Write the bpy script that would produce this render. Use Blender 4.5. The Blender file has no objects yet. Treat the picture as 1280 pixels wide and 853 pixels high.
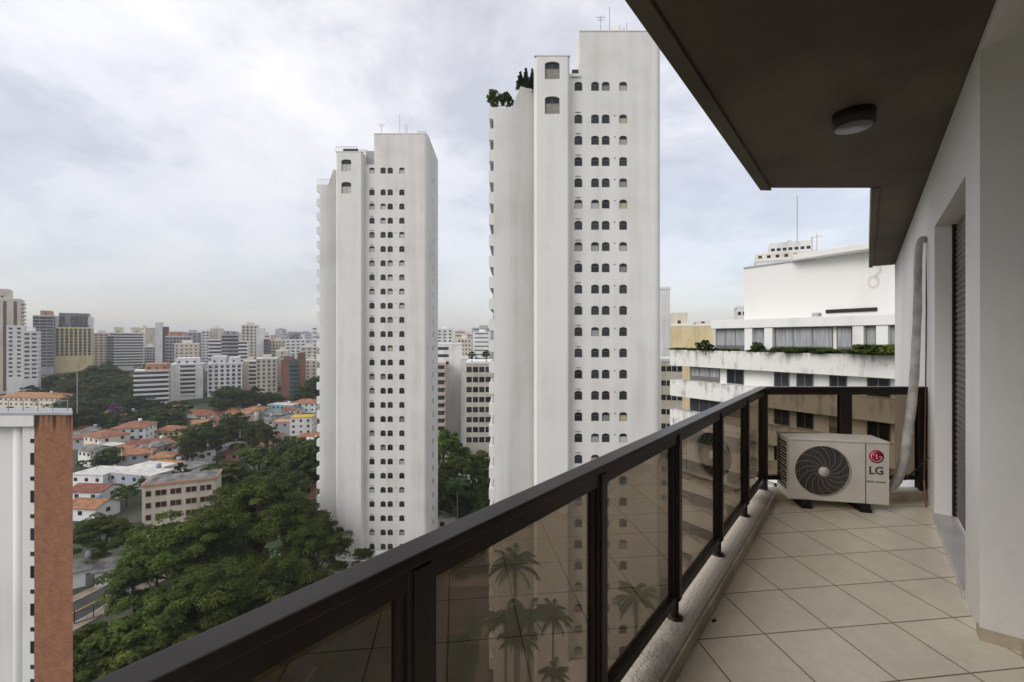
import bpy, math, random
import numpy as np
from mathutils import Vector, Matrix
from mathutils.geometry import tessellate_polygon
R = math.radians
random.seed(7)
C = bpy.data.collections.new('scene'); bpy.context.scene.collection.children.link(C)
S = bpy.context.scene
F, HOR, EYE = 569.0, 424.0, 50.0          # focal length in photo pixels, horizon row, eye height above the street

# ------------------------------------------------------------------ camera, sky, sun, exposure
cam = bpy.data.cameras.new('camera'); co = bpy.data.objects.new('camera', cam); C.objects.link(co)
cam.sensor_width = 36; cam.lens = 36 * F / 1280; cam.shift_y = -(426.5 - HOR) / 1280
cam.clip_start = 0.02; cam.clip_end = 20000
co.location = (0, 0, EYE); co.rotation_euler = (R(90), 0, 0); S.camera = co
SUN_EL, SUN_AZ = 35, 238                   # degrees; azimuth clockwise from +Y
W = bpy.data.worlds.new('World'); S.world = W; W.use_nodes = True
def world():
    nt = W.node_tree; nt.nodes.clear(); N = nt.nodes.new; L = nt.links.new
    out = N('ShaderNodeOutputWorld'); bg = N('ShaderNodeBackground'); bg.inputs[1].default_value = 0.05  # thin share of clear sky
    sky = N('ShaderNodeTexSky'); sky.sky_type = 'NISHITA'; sky.sun_disc = False
    sky.sun_elevation = R(SUN_EL); sky.sun_rotation = R(SUN_AZ)
    L(sky.outputs[0], bg.inputs[0])
    tc = N('ShaderNodeTexCoord'); sp = N('ShaderNodeSeparateXYZ'); L(tc.outputs['Generated'], sp.inputs[0])
    def m(op, a, b=None, c=None):
        n = N('ShaderNodeMath'); n.operation = op
        for i, v in enumerate((a, b, c)):
            if v is None: continue
            if isinstance(v, (int, float)): n.inputs[i].default_value = v
            else: L(v, n.inputs[i])
        return n.outputs[0]
    z = m('MAXIMUM', sp.outputs[2], 0.0)
    zz = m('ADD', z, 0.30)
    cb = N('ShaderNodeCombineXYZ'); L(m('DIVIDE', sp.outputs[0], zz), cb.inputs[0]); L(m('DIVIDE', sp.outputs[1], zz), cb.inputs[1])
    cb.inputs[2].default_value = 3.7
    def noise(sc, det, rough, off, dist=0.0):
        mp = N('ShaderNodeMapping'); mp.inputs['Location'].default_value = off; L(cb.outputs[0], mp.inputs[0])
        n = N('ShaderNodeTexNoise'); n.inputs['Scale'].default_value = sc; n.inputs['Detail'].default_value = det
        n.inputs['Roughness'].default_value = rough; n.inputs['Distortion'].default_value = dist; L(mp.outputs[0], n.inputs[0]); return n.outputs[0]
    a = noise(1.05, 5, 0.48, (3.6, 1.9, 0)); b = noise(2.8, 8, 0.6, (5.1, 3.3, 1), 0.3)
    mix = m('ADD', m('MULTIPLY', a, 0.56), m('MULTIPLY', b, 0.44))
    rp = N('ShaderNodeValToRGB'); e = rp.color_ramp.elements
    e[0].position = 0.41; e[0].color = (0.43, 0.42, 0.435, 1)
    e[1].position = 0.60; e[1].color = (0.77, 0.73, 0.695, 1)
    k = e.new(0.475); k.color = (0.54, 0.525, 0.53, 1)
    k = e.new(0.515); k.color = (0.655, 0.63, 0.62, 1)
    L(mix, rp.inputs[0])
    # flatter, greyer layer low over the horizon
    h = N('ShaderNodeMapRange'); h.inputs['From Min'].default_value = 0.0; h.inputs['From Max'].default_value = 0.46
    h.inputs['To Min'].default_value = 0.92; h.inputs['To Max'].default_value = 0.0; L(z, h.inputs[0])
    mx = N('ShaderNodeMix'); mx.data_type = 'RGBA'; L(h.outputs[0], mx.inputs[0]); L(rp.outputs[0], mx.inputs[6]); mx.inputs[7].default_value = (0.33, 0.305, 0.31, 1)
    bc = N('ShaderNodeBackground'); L(mx.outputs[2], bc.inputs[0]); bc.inputs[1].default_value = 1.0
    ad = N('ShaderNodeAddShader'); L(bg.outputs[0], ad.inputs[0]); L(bc.outputs[0], ad.inputs[1]); L(ad.outputs[0], out.inputs[0])
world()
sl = bpy.data.lights.new('sun', 'SUN'); sl.energy = 1.45; sl.angle = R(35); sl.color = (1, 0.965, 0.92)
so = bpy.data.objects.new('sun', sl); C.objects.link(so); so.location = (0, 0, 200)
_d = Vector((math.sin(R(SUN_AZ)) * math.cos(R(SUN_EL)), math.cos(R(SUN_AZ)) * math.cos(R(SUN_EL)), math.sin(R(SUN_EL))))
so.rotation_euler = _d.to_track_quat('Z', 'Y').to_euler()
vs = S.view_settings; vs.view_transform = 'Standard'; vs.look = 'None'; vs.gamma = 1; vs.use_curve_mapping = False; vs.exposure = 0.36
S.cycles.volume_bounces = 0; S.cycles.max_bounces = 10; S.cycles.transparent_max_bounces = 16

# ------------------------------------------------------------------ materials
def mat(name, col, rough=0.85, col2=None, scale=1.0, detail=6, contrast=(0.35, 0.65), streak=False, bump=0.0, bscale=30,
        metallic=0.0, spec=0.3, rnd=0.0, coord='Object', dist=0.0):
    m = bpy.data.materials.new(name); m.use_nodes = True; nt = m.node_tree; N = nt.nodes.new; L = nt.links.new
    b = nt.nodes['Principled BSDF']; b.inputs['Roughness'].default_value = rough; b.inputs['Metallic'].default_value = metallic
    b.inputs['Specular IOR Level'].default_value = spec
    b.inputs['Base Color'].default_value = (*col, 1)
    tc = N('ShaderNodeTexCoord'); src = tc.outputs[coord]; cur = None
    if col2 is not None:
        mp = N('ShaderNodeMapping'); L(src, mp.inputs[0])
        if streak: mp.inputs['Scale'].default_value = (1, 1, 0.07)
        n = N('ShaderNodeTexNoise'); n.inputs['Scale'].default_value = scale; n.inputs['Detail'].default_value = detail
        n.inputs['Distortion'].default_value = dist; L(mp.outputs[0], n.inputs[0])
        r = N('ShaderNodeValToRGB'); r.color_ramp.elements[0].position = contrast[0]; r.color_ramp.elements[1].position = contrast[1]
        r.color_ramp.elements[0].color = (*col2, 1); r.color_ramp.elements[1].color = (*col, 1)
        L(n.outputs[0], r.inputs[0]); cur = r.outputs[0]; L(cur, b.inputs['Base Color'])
    if rnd:
        oi = N('ShaderNodeObjectInfo'); hs = N('ShaderNodeHueSaturation')
        mr = N('ShaderNodeMapRange'); mr.inputs['To Min'].default_value = 1 - rnd; mr.inputs['To Max'].default_value = 1 + rnd
        L(oi.outputs['Random'], mr.inputs[0]); L(mr.outputs[0], hs.inputs['Value'])
        mh = N('ShaderNodeMapRange'); mh.inputs['To Min'].default_value = 0.5 - rnd * 0.06; mh.inputs['To Max'].default_value = 0.5 + rnd * 0.05
        L(oi.outputs['Random'], mh.inputs[0]); L(mh.outputs[0], hs.inputs['Hue'])
        if cur is None: hs.inputs['Color'].default_value = (*col, 1)
        else: L(cur, hs.inputs['Color'])
        L(hs.outputs[0], b.inputs['Base Color'])
    if bump:
        n2 = N('ShaderNodeTexNoise'); n2.inputs['Scale'].default_value = bscale; n2.inputs['Detail'].default_value = 5; L(src, n2.inputs[0])
        bp = N('ShaderNodeBump'); bp.inputs['Strength'].default_value = bump; bp.inputs['Distance'].default_value = 0.02
        L(n2.outputs[0], bp.inputs['Height']); L(bp.outputs[0], b.inputs['Normal'])
    return m
def grad_stain(name, base, dirt, sc, lo, hi, zsc=0.25, bump=0.15):
    """painted render with dirt blotches and runs"""
    m = bpy.data.materials.new(name); m.use_nodes = True; nt = m.node_tree; N = nt.nodes.new; L = nt.links.new
    b = nt.nodes['Principled BSDF']; b.inputs['Roughness'].default_value = 0.9; b.inputs['Specular IOR Level'].default_value = 0.2
    tc = N('ShaderNodeTexCoord')
    def ns(scale, vec, det=7, rough=0.6):
        mp = N('ShaderNodeMapping'); mp.inputs['Scale'].default_value = vec; L(tc.outputs['Object'], mp.inputs[0])
        n = N('ShaderNodeTexNoise'); n.inputs['Scale'].default_value = scale; n.inputs['Detail'].default_value = det; n.inputs['Roughness'].default_value = rough
        L(mp.outputs[0], n.inputs[0]); return n.outputs[0]
    a = ns(sc, (1, 1, zsc)); c = ns(sc * 0.23, (1, 1, 1)); mu = N('ShaderNodeMath'); mu.operation = 'ADD'; L(a, mu.inputs[0]); L(c, mu.inputs[1])
    if name == 'stained_render':
        sg = N('ShaderNodeSeparateXYZ'); L(tc.outputs['Generated'], sg.inputs[0]); pw = N('ShaderNodeMath'); pw.operation = 'POWER'; L(sg.outputs[2], pw.inputs[0]); pw.inputs[1].default_value = 3
        ml = N('ShaderNodeMath'); ml.operation = 'MULTIPLY_ADD'; L(pw.outputs[0], ml.inputs[0]); ml.inputs[1].default_value = 0.17; L(mu.outputs[0], ml.inputs[2]); mu = ml
    r = N('ShaderNodeMapRange'); r.inputs['From Min'].default_value = lo; r.inputs['From Max'].default_value = hi; L(mu.outputs[0], r.inputs[0])
    mx = N('ShaderNodeMix'); mx.data_type = 'RGBA'; L(r.outputs[0], mx.inputs[0]); mx.inputs[6].default_value = (*base, 1); mx.inputs[7].default_value = (*dirt, 1)
    L(mx.outputs[2], b.inputs['Base Color'])
    if bump:
        bp = N('ShaderNodeBump'); bp.inputs['Strength'].default_value = bump; bp.inputs['Distance'].default_value = 0.02; L(ns(sc * 20, (1, 1, 1)), bp.inputs['Height']); L(bp.outputs[0], b.inputs['Normal'])
    return m
def brick_mat(name, c1, c2, mortar, w, h, ms, rough=0.85, rot=0, loc=(0, 0, 0), off=0.5, plane='XZ', noise=0.0, bump=0.3, spec=0.3):
    m = bpy.data.materials.new(name); m.use_nodes = True; nt = m.node_tree; N = nt.nodes.new; L = nt.links.new
    b = nt.nodes['Principled BSDF']; b.inputs['Roughness'].default_value = rough; b.inputs['Specular IOR Level'].default_value = spec
    tc = N('ShaderNodeTexCoord'); mp = N('ShaderNodeMapping'); L(tc.outputs['Object'], mp.inputs[0])
    mp.vector_type = 'TEXTURE'; mp.inputs['Location'].default_value = loc; mp.inputs['Rotation'].default_value = (0, 0, rot)
    src = mp.outputs[0]
    if plane == 'XZ':
        sp = N('ShaderNodeSeparateXYZ'); cb = N('ShaderNodeCombineXYZ'); L(src, sp.inputs[0])
        ad = N('ShaderNodeMath'); L(sp.outputs[0], ad.inputs[0]); L(sp.outputs[1], ad.inputs[1]); L(ad.outputs[0], cb.inputs[0]); L(sp.outputs[2], cb.inputs[1]); src = cb.outputs[0]
    t = N('ShaderNodeTexBrick'); L(src, t.inputs[0]); t.offset = off; t.squash = 1
    t.inputs['Scale'].default_value = 1; t.inputs['Brick Width'].default_value = w; t.inputs['Row Height'].default_value = h
    t.inputs['Mortar Size'].default_value = ms; t.inputs['Mortar Smooth'].default_value = 0.3; t.inputs['Bias'].default_value = 0
    t.inputs['Color1'].default_value = (*c1, 1); t.inputs['Color2'].default_value = (*c2, 1); t.inputs['Mortar'].default_value = (*mortar, 1)
    cur = t.outputs[0]
    if noise:
        def nz(s, d):
            n = N('ShaderNodeTexNoise'); n.inputs['Scale'].default_value = s; n.inputs['Detail'].default_value = d; n.inputs['Roughness'].default_value = 0.65; n.inputs['Distortion'].default_value = 0.6; L(tc.outputs['Object'], n.inputs[0]); return n.outputs[0]
        for s, k in ((1.3, noise), (9, noise * 0.8), (45, noise * 0.5)):
            mr = N('ShaderNodeMapRange'); mr.inputs['From Min'].default_value = 0.3; mr.inputs['From Max'].default_value = 0.7
            mr.inputs['To Min'].default_value = 1 - k; mr.inputs['To Max'].default_value = 1 + k * 0.6; L(nz(s, 6), mr.inputs[0])
            mx = N('ShaderNodeMix'); mx.data_type = 'RGBA'; mx.blend_type = 'MULTIPLY'; mx.inputs[0].default_value = 1; L(cur, mx.inputs[6]); L(mr.outputs[0], mx.inputs[7]); cur = mx.outputs[2]
    if name == 'brick_cladding':      # soot runs down from the coping
        sp2 = N('ShaderNodeSeparateXYZ'); L(tc.outputs['Generated'], sp2.inputs[0]); m4 = N('ShaderNodeMapping'); m4.inputs['Scale'].default_value = (2.2, 1, 0.12); L(tc.outputs['Object'], m4.inputs[0])
        n4 = N('ShaderNodeTexNoise'); n4.inputs['Scale'].default_value = 1.0; n4.inputs['Detail'].default_value = 6; L(m4.outputs[0], n4.inputs[0])
        r1 = N('ShaderNodeMapRange'); r1.inputs['From Min'].default_value = 0.9; r1.inputs['From Max'].default_value = 1.0; r1.inputs['To Min'].default_value = -0.25; r1.inputs['To Max'].default_value = 0.16; L(sp2.outputs[2], r1.inputs[0])
        a4 = N('ShaderNodeMath'); L(n4.outputs[0], a4.inputs[0]); L(r1.outputs[0], a4.inputs[1]); r2 = N('ShaderNodeMapRange'); r2.inputs['From Min'].default_value = 0.56; r2.inputs['From Max'].default_value = 0.68; L(a4.outputs[0], r2.inputs[0])
        x4 = N('ShaderNodeMix'); x4.data_type = 'RGBA'; L(r2.outputs[0], x4.inputs[0]); L(cur, x4.inputs[6]); x4.inputs[7].default_value = (0.045, 0.028, 0.02, 1); cur = x4.outputs[2]
    L(cur, b.inputs['Base Color'])
    if bump:
        bp = N('ShaderNodeBump'); bp.inputs['Strength'].default_value = bump; bp.inputs['Distance'].default_value = 0.004; bp.invert = True; L(t.outputs[1], bp.inputs['Height']); L(bp.outputs[0], b.inputs['Normal'])
    return m
def glass_mat(name, tint, refl=1.0):
    m = bpy.data.materials.new(name); m.use_nodes = True; nt = m.node_tree; nt.nodes.clear(); N = nt.nodes.new; L = nt.links.new
    o = N('ShaderNodeOutputMaterial'); t = N('ShaderNodeBsdfTransparent'); t.inputs[0].default_value = (*tint, 1)
    g = N('ShaderNodeBsdfGlossy'); g.inputs['Roughness'].default_value = 0.0; g.inputs[0].default_value = (0.95, 0.93, 0.9, 1)
    f = N('ShaderNodeFresnel'); f.inputs[0].default_value = 1.5; mu = N('ShaderNodeMath'); mu.operation = 'MULTIPLY'; mu.use_clamp = True
    ge = N('ShaderNodeNewGeometry'); fm = N('ShaderNodeMath'); fm.operation = 'SUBTRACT'; fm.inputs[0].default_value = refl; L(ge.outputs['Backfacing'], fm.inputs[1]); L(fm.outputs[0], mu.inputs[1]); fm.use_clamp = False
    if True: ge_ = N('ShaderNodeMath'); ge_.operation = 'MULTIPLY'; L(ge.outputs['Backfacing'], ge_.inputs[0]); ge_.inputs[1].default_value = refl; L(ge_.outputs[0], fm.inputs[1])
    x = N('ShaderNodeMixShader'); L(f.outputs[0], mu.inputs[0]); L(mu.outputs[0], x.inputs[0]); L(t.outputs[0], x.inputs[1]); L(g.outputs[0], x.inputs[2]); L(x.outputs[0], o.inputs[0])
    return m
M = {}
M['white'] = grad_stain('painted_render', (0.69, 0.685, 0.665), (0.55, 0.535, 0.50), 0.35, 0.98, 1.35, 0.06, 0.1)
M['tower'] = grad_stain('tower_render', (0.71, 0.70, 0.675), (0.55, 0.53, 0.49), 0.55, 0.93, 1.42, 0.035, 0.1)
M['stained'] = grad_stain('stained_render', (0.68, 0.67, 0.64), (0.15, 0.14, 0.12), 2.2, 1.04, 1.42, 0.14, 0.2)
M['wall'] = grad_stain('wall_render', (0.80, 0.79, 0.765), (0.66, 0.645, 0.605), 0.9, 1.0, 1.4, 0.5, 0.25)
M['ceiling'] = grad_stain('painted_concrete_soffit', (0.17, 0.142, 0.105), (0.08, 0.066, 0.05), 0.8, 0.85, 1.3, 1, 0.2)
M['concrete'] = grad_stain('weathered_concrete', (0.60, 0.53, 0.44), (0.10, 0.08, 0.06), 3.2, 1.0, 1.35, 1, 0.9)
M['tile'] = brick_mat('ceramic_floor_tile', (0.82, 0.745, 0.60), (0.77, 0.70, 0.56), (0.20, 0.135, 0.075), 0.366, 0.366, 0.0042, 0.30, rot=R(45), loc=(2.876, 0.667, 0), off=0, plane='XY', noise=0.10, spec=0.4)
M['tile_side'] = mat('tile_skirting', (0.55, 0.48, 0.36), 0.5, (0.33, 0.27, 0.19), 4)
M['marble'] = mat('marble_sill', (0.62, 0.61, 0.59), 0.35, (0.5, 0.48, 0.46), 3)
M['bronze'] = mat('bronze_anodised_metal', (0.02, 0.015, 0.013), 0.3, (0.026, 0.02, 0.017), 8, metallic=0.0, spec=0.16)
M['glass'] = glass_mat('bronze_tinted_glass', (0.475, 0.425, 0.36), 1.4)
M['shutter'] = mat('shutter_slats', (0.16, 0.15, 0.145), 0.5, (0.12, 0.11, 0.105), 3)
M['ac'] = mat('painted_steel', (0.70, 0.665, 0.60), 0.45, (0.63, 0.60, 0.545), 5)
M['black'] = mat('black_plastic', (0.012, 0.012, 0.013), 0.5)
M['red'] = mat('red_badge', (0.42, 0.01, 0.04), 0.35)
M['badge_white'] = mat('badge_white', (0.75, 0.75, 0.75), 0.4)
M['ink'] = mat('dark_print', (0.07, 0.07, 0.075), 0.5)
M['tape'] = mat('pipe_wrap_tape', (0.46, 0.44, 0.41), 0.6, (0.30, 0.28, 0.25), 9, bump=0.5, bscale=25)
M['lamp_rim'] = mat('lamp_drum', (0.04, 0.037, 0.032), 0.5)
M['lamp_glass'] = mat('frosted_lamp_glass', (0.22, 0.225, 0.225), 0.3)
M['pane'] = mat('dark_window_glass', (0.022, 0.024, 0.027), 0.15, (0.04, 0.04, 0.045), 0.8, spec=0.3, rnd=0.5)
M['pane_far'] = mat('distant_window_glass', (0.03, 0.032, 0.036), 0.35, (0.07, 0.07, 0.075), 0.3, spec=0.5, rnd=0.5)
M['blind'] = mat('window_blind', (0.33, 0.33, 0.33), 0.8, rnd=0.5)
M['curtain'] = mat('net_curtain', (0.40, 0.41, 0.42), 0.9, (0.22, 0.23, 0.24), 6, streak=True)
M['cream_blind'] = mat('cream_blind', (0.42, 0.37, 0.24), 0.8)
M['cream_light'] = mat('pale_curtain', (0.5, 0.47, 0.38), 0.9, (0.3, 0.3, 0.27), 3, rnd=0.4)
M['frame'] = mat('window_frame', (0.14, 0.135, 0.13), 0.5)
M['white_trim'] = mat('white_trim', (0.72, 0.72, 0.71), 0.7)
M['roof_tile'] = None
def roof_mat():
    m = mat('clay_roof_tiles', (0.37, 0.155, 0.085), 0.9, (0.18, 0.095, 0.06), 0.9, rnd=0.3); nt = m.node_tree; b = nt.nodes['Principled BSDF']
    N = nt.nodes.new; L = nt.links.new; tc = N('ShaderNodeTexCoord'); w = N('ShaderNodeTexWave'); w.inputs['Scale'].default_value = 1.4; w.bands_direction = 'X'; L(tc.outputs['Object'], w.inputs[0])
    bp = N('ShaderNodeBump'); bp.inputs['Strength'].default_value = 0.6; bp.inputs['Distance'].default_value = 0.08; L(w.outputs[1], bp.inputs['Height']); L(bp.outputs[0], b.inputs['Normal']); return m
M['roof_tile'] = roof_mat()
M['roof_grey'] = mat('fibre_cement_roof', (0.22, 0.215, 0.205), 0.9, (0.09, 0.09, 0.085), 0.6)
M['roof_white'] = mat('white_metal_roof', (0.62, 0.61, 0.58), 0.8, (0.42, 0.41, 0.38), 0.4)
M['brick'] = brick_mat('brick_cladding', (0.33, 0.15, 0.08), (0.26, 0.11, 0.06), (0.31, 0.18, 0.11), 0.24, 0.075, 0.006, 0.9, noise=0.22, bump=0.2)
def lin(r, g, b): return tuple(((c / 255) / 12.92 if c <= 10 else (((c / 255) + 0.055) / 1.055) ** 2.4) for c in (r, g, b))
for k, c in dict(cream=(0.66, 0.60, 0.49), beige=(0.56, 0.52, 0.45), pale=(0.72, 0.71, 0.69), grey=(0.36, 0.36, 0.37), dgrey=(0.22, 0.22, 0.235), yellow=(0.66, 0.55, 0.32),
                 ochre=(0.55, 0.37, 0.08), pink=(0.60, 0.50, 0.45), redbrick=(0.27, 0.12, 0.085), blue=(0.20, 0.42, 0.50), purple=(0.17, 0.12, 0.13), teal=(0.07, 0.16, 0.16),
                 offwhite=(0.72, 0.715, 0.70), bluegrey=(0.36, 0.38, 0.43), school=(0.62, 0.56, 0.46), salmon=(0.48, 0.27, 0.18), brown=(0.2, 0.11, 0.075)).items():
    M[k] = grad_stain(k + '_render', c, tuple(v * 0.6 for v in c), 0.4, 0.95, 1.4, 0.12, 0.1)
def leaf_mat(name, a, b_, c_):
    m = bpy.data.materials.new(name); m.use_nodes = True; nt = m.node_tree; N = nt.nodes.new; L = nt.links.new
    b = nt.nodes['Principled BSDF']; b.inputs['Roughness'].default_value = 0.65; b.inputs['Specular IOR Level'].default_value = 0.12
    g = N('ShaderNodeNewGeometry'); n = N('ShaderNodeTexNoise'); n.inputs['Scale'].default_value = 0.35; n.inputs['Detail'].default_value = 4; L(g.outputs['Position'], n.inputs[0])
    r = N('ShaderNodeValToRGB'); e = r.color_ramp.elements; e[0].position = 0.3; e[0].color = (*a, 1); e[1].position = 0.72; e[1].color = (*c_, 1); k = e.new(0.52); k.color = (*b_, 1)
    L(n.outputs[0], r.inputs[0]); oi = N('ShaderNodeObjectInfo'); hs = N('ShaderNodeHueSaturation')
    mr = N('ShaderNodeMapRange'); mr.inputs['To Min'].default_value = 0.75; mr.inputs['To Max'].default_value = 1.25; L(oi.outputs['Random'], mr.inputs[0]); L(mr.outputs[0], hs.inputs['Value'])
    mh = N('ShaderNodeMapRange'); mh.inputs['To Min'].default_value = 0.485; mh.inputs['To Max'].default_value = 0.51; L(oi.outputs['Random'], mh.inputs[0]); L(mh.outputs[0], hs.inputs['Hue'])
    L(r.outputs[0], hs.inputs['Color']); L(hs.outputs[0], b.inputs['Base Color'])
    tr = N('ShaderNodeBsdfTranslucent'); L(hs.outputs[0], tr.inputs[0]); mx = N('ShaderNodeMixShader'); mx.inputs[0].default_value = 0.22
    o = nt.nodes['Material Output']; L(b.outputs[0], mx.inputs[1]); L(tr.outputs[0], mx.inputs[2]); L(mx.outputs[0], o.inputs[0]); return m
M['leaf'] = leaf_mat('foliage', (0.028, 0.048, 0.009), (0.064, 0.094, 0.015), (0.135, 0.17, 0.029))
M['leaf_dark'] = leaf_mat('dark_foliage', (0.022, 0.038, 0.009), (0.046, 0.07, 0.015), (0.09, 0.12, 0.026))
M['leaf_palm'] = leaf_mat('palm_foliage', (0.03, 0.06, 0.02), (0.06, 0.10, 0.03), (0.1, 0.15, 0.05))
M['flower'] = leaf_mat('purple_blossom', (0.12, 0.05, 0.16), (0.18, 0.08, 0.24), (0.2, 0.1, 0.26))
M['bark'] = mat('bark', (0.14, 0.105, 0.075), 0.95, (0.07, 0.05, 0.035), 2, bump=0.5)
M['palm_bark'] = mat('palm_bark', (0.24, 0.21, 0.17), 0.95, (0.13, 0.11, 0.09), 2, bump=0.5)
M['ground'] = mat('town_ground', (0.07, 0.072, 0.05), 0.95, (0.03, 0.048, 0.016), 0.06, 8, (0.45, 0.62))
M['asphalt'] = mat('asphalt', (0.062, 0.06, 0.058), 0.9, (0.042, 0.041, 0.04), 0.25)
M['pave'] = mat('tan_paving', (0.26, 0.215, 0.165), 0.9, (0.18, 0.15, 0.115), 0.5)
M['drive'] = mat('red_brown_paving', (0.125, 0.092, 0.075), 0.9, (0.085, 0.064, 0.054), 0.6)
M['kerb'] = mat('kerb_stone', (0.36, 0.34, 0.31), 0.9, (0.24, 0.23, 0.21), 0.8)
M['grass'] = mat('lawn', (0.06, 0.10, 0.02), 0.95, (0.035, 0.06, 0.015), 0.5)
M['pool'] = mat('dark_cover', (0.02, 0.022, 0.025), 0.35)
M['steel'] = mat('galvanised_steel', (0.3, 0.3, 0.3), 0.5, metallic=0.5)
M['hill'] = mat('distant_hills', (0.06, 0.085, 0.06), 1.0, (0.09, 0.10, 0.09), 0.004)
M['skin'] = mat('skin', (0.35, 0.2, 0.13), 0.6); M['cloth'] = mat('dark_clothes', (0.03, 0.035, 0.05), 0.9)
M['line'] = mat('road_paint', (0.55, 0.54, 0.5), 0.8); M['yline'] = mat('yellow_road_paint', (0.5, 0.33, 0.05), 0.8)

# ------------------------------------------------------------------ helpers
def tag(o, label=None, cat=None, group=None, kind=None):
    if label: o['label'] = label
    if cat: o['category'] = cat
    if group: o['group'] = group
    if kind: o['kind'] = kind
    return o
def empty(name, loc=(0, 0, 0), rz=0, **k):
    o = bpy.data.objects.new(name, None); C.objects.link(o); o.location = loc; o.rotation_euler = (0, 0, rz); o.empty_display_size = 0.3; return tag(o, **k)
def link(name, me, parent=None, loc=None, rot=None, scale=None):
    o = bpy.data.objects.new(name, me); C.objects.link(o)
    if parent: o.parent = parent
    if loc: o.location = loc
    if rot: o.rotation_euler = rot
    if scale: o.scale = scale
    return o
class MB:
    def __init__(s): s.v = []; s.f = []; s.sm = []
    def add(s, v, f, smooth=False):
        b = len(s.v); s.v += [tuple(p) for p in v]; s.f += [tuple(i + b for i in q) for q in f]; s.sm += [smooth] * len(f); return s
    def box(s, x0, x1, y0, y1, z0, z1):
        if x0 > x1: x0, x1 = x1, x0
        if y0 > y1: y0, y1 = y1, y0
        if z0 > z1: z0, z1 = z1, z0
        return s.add([(x0, y0, z0), (x1, y0, z0), (x1, y1, z0), (x0, y1, z0), (x0, y0, z1), (x1, y0, z1), (x1, y1, z1), (x0, y1, z1)],
                     [(3, 2, 1, 0), (4, 5, 6, 7), (0, 1, 5, 4), (1, 2, 6, 5), (2, 3, 7, 6), (3, 0, 4, 7)])
    def prism(s, poly, z0, z1):
        """poly counter-clockwise; z0/z1 numbers or per-vertex lists"""
        n = len(poly); a = z0 if isinstance(z0, (list, tuple)) else [z0] * n; b = z1 if isinstance(z1, (list, tuple)) else [z1] * n
        v = [(p[0], p[1], a[i]) for i, p in enumerate(poly)] + [(p[0], p[1], b[i]) for i, p in enumerate(poly)]
        f = [(i, (i + 1) % n, n + (i + 1) % n, n + i) for i in range(n)]
        tr = tessellate_polygon([[Vector((p[0], p[1], 0)) for p in poly]])
        for t in tr:
            q = [Vector((poly[i][0], poly[i][1], 0)) for i in t]
            up = (q[1] - q[0]).cross(q[2] - q[0]).z > 0
            t = t if up else t[::-1]
            f.append(tuple(n + i for i in t)); f.append(tuple(reversed(t)))
        return s.add(v, f)
    def bar(s, a, b, w, h=None, up=(0, 0, 1)):
        a = Vector(a); b = Vector(b); h = h or w; d = (b - a).normalized(); u = Vector(up)
        if abs(d.dot(u)) > 0.95: u = Vector((1, 0, 0))
        x = d.cross(u).normalized() * w / 2; y = x.cross(d).normalized() * h / 2
        v = [a - x - y, a + x - y, a + x + y, a - x + y, b - x - y, b + x - y, b + x + y, b - x + y]
        return s.add(v, [(3, 2, 1, 0), (4, 5, 6, 7), (0, 1, 5, 4), (1, 2, 6, 5), (2, 3, 7, 6), (3, 0, 4, 7)])
    def tube(s, pts, r, n=8, caps=True):
        pts = [Vector(p) for p in pts]; rr = r if isinstance(r, (list, tuple)) else [r] * len(pts); v = []; f = []; ref = None
        for i, p in enumerate(pts):
            d = (pts[min(i + 1, len(pts) - 1)] - pts[max(i - 1, 0)]).normalized()
            if ref is None: ref = Vector((0, 0, 1)) if abs(d.z) < 0.9 else Vector((1, 0, 0))
            x = d.cross(ref).normalized(); y = x.cross(d).normalized(); ref = y
            for k in range(n):
                a = 2 * math.pi * k / n; v.append(p + (x * math.cos(a) + y * math.sin(a)) * rr[i])
        for i in range(len(pts) - 1):
            for k in range(n): f.append((i * n + k, i * n + (k + 1) % n, (i + 1) * n + (k + 1) % n, (i + 1) * n + k))
        if caps: f.append(tuple(range(n))[::-1]); f.append(tuple((len(pts) - 1) * n + k for k in range(n)))
        return s.add(v, f, True)
    def mesh(s, name, m):
        me = bpy.data.meshes.new(name); me.from_pydata(s.v, [], s.f); me.materials.append(m)
        if any(s.sm): me.polygons.foreach_set('use_smooth', s.sm)
        me.update(); return me
    def build(s, name, m, parent=None, loc=None, rot=None, bevel=0):
        o = link(name, s.mesh(name, m), parent, loc, rot)
        if bevel:
            b = o.modifiers.new('bevel', 'BEVEL'); b.width = bevel; b.segments = 3; b.limit_method = 'ANGLE'; b.harden_normals = False
        return o
def wall_holes(mb, xs, zs, holes, y, depth):
    """facade in the XZ plane at y (facing -Y), one hole loop per cell where given; reveals run back by depth"""
    for i in range(len(xs) - 1):
        for j in range(len(zs) - 1):
            x0, x1, z0, z1 = xs[i], xs[i + 1], zs[j], zs[j + 1]; outer = [(x0, z0), (x1, z0), (x1, z1), (x0, z1)]
            h = holes.get((i, j))
            if not h: mb.add([(p[0], y, p[1]) for p in outer], [(0, 1, 2, 3)]); continue
            pts = outer + h; tr = tessellate_polygon([[Vector((p[0], p[1], 0)) for p in outer], [Vector((p[0], p[1], 0)) for p in h]])
            f = []
            for t in tr:
                a, b, c = [Vector((*pts[k], 0)) for k in t]; f.append(t if (b - a).cross(c - a).z > 0 else t[::-1])
            mb.add([(p[0], y, p[1]) for p in pts], f)
            n = len(h); mb.add([(p[0], y, p[1]) for p in h] + [(p[0], y + depth, p[1]) for p in h], [(k, (k + 1) % n, n + (k + 1) % n, n + k) for k in range(n)])
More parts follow.
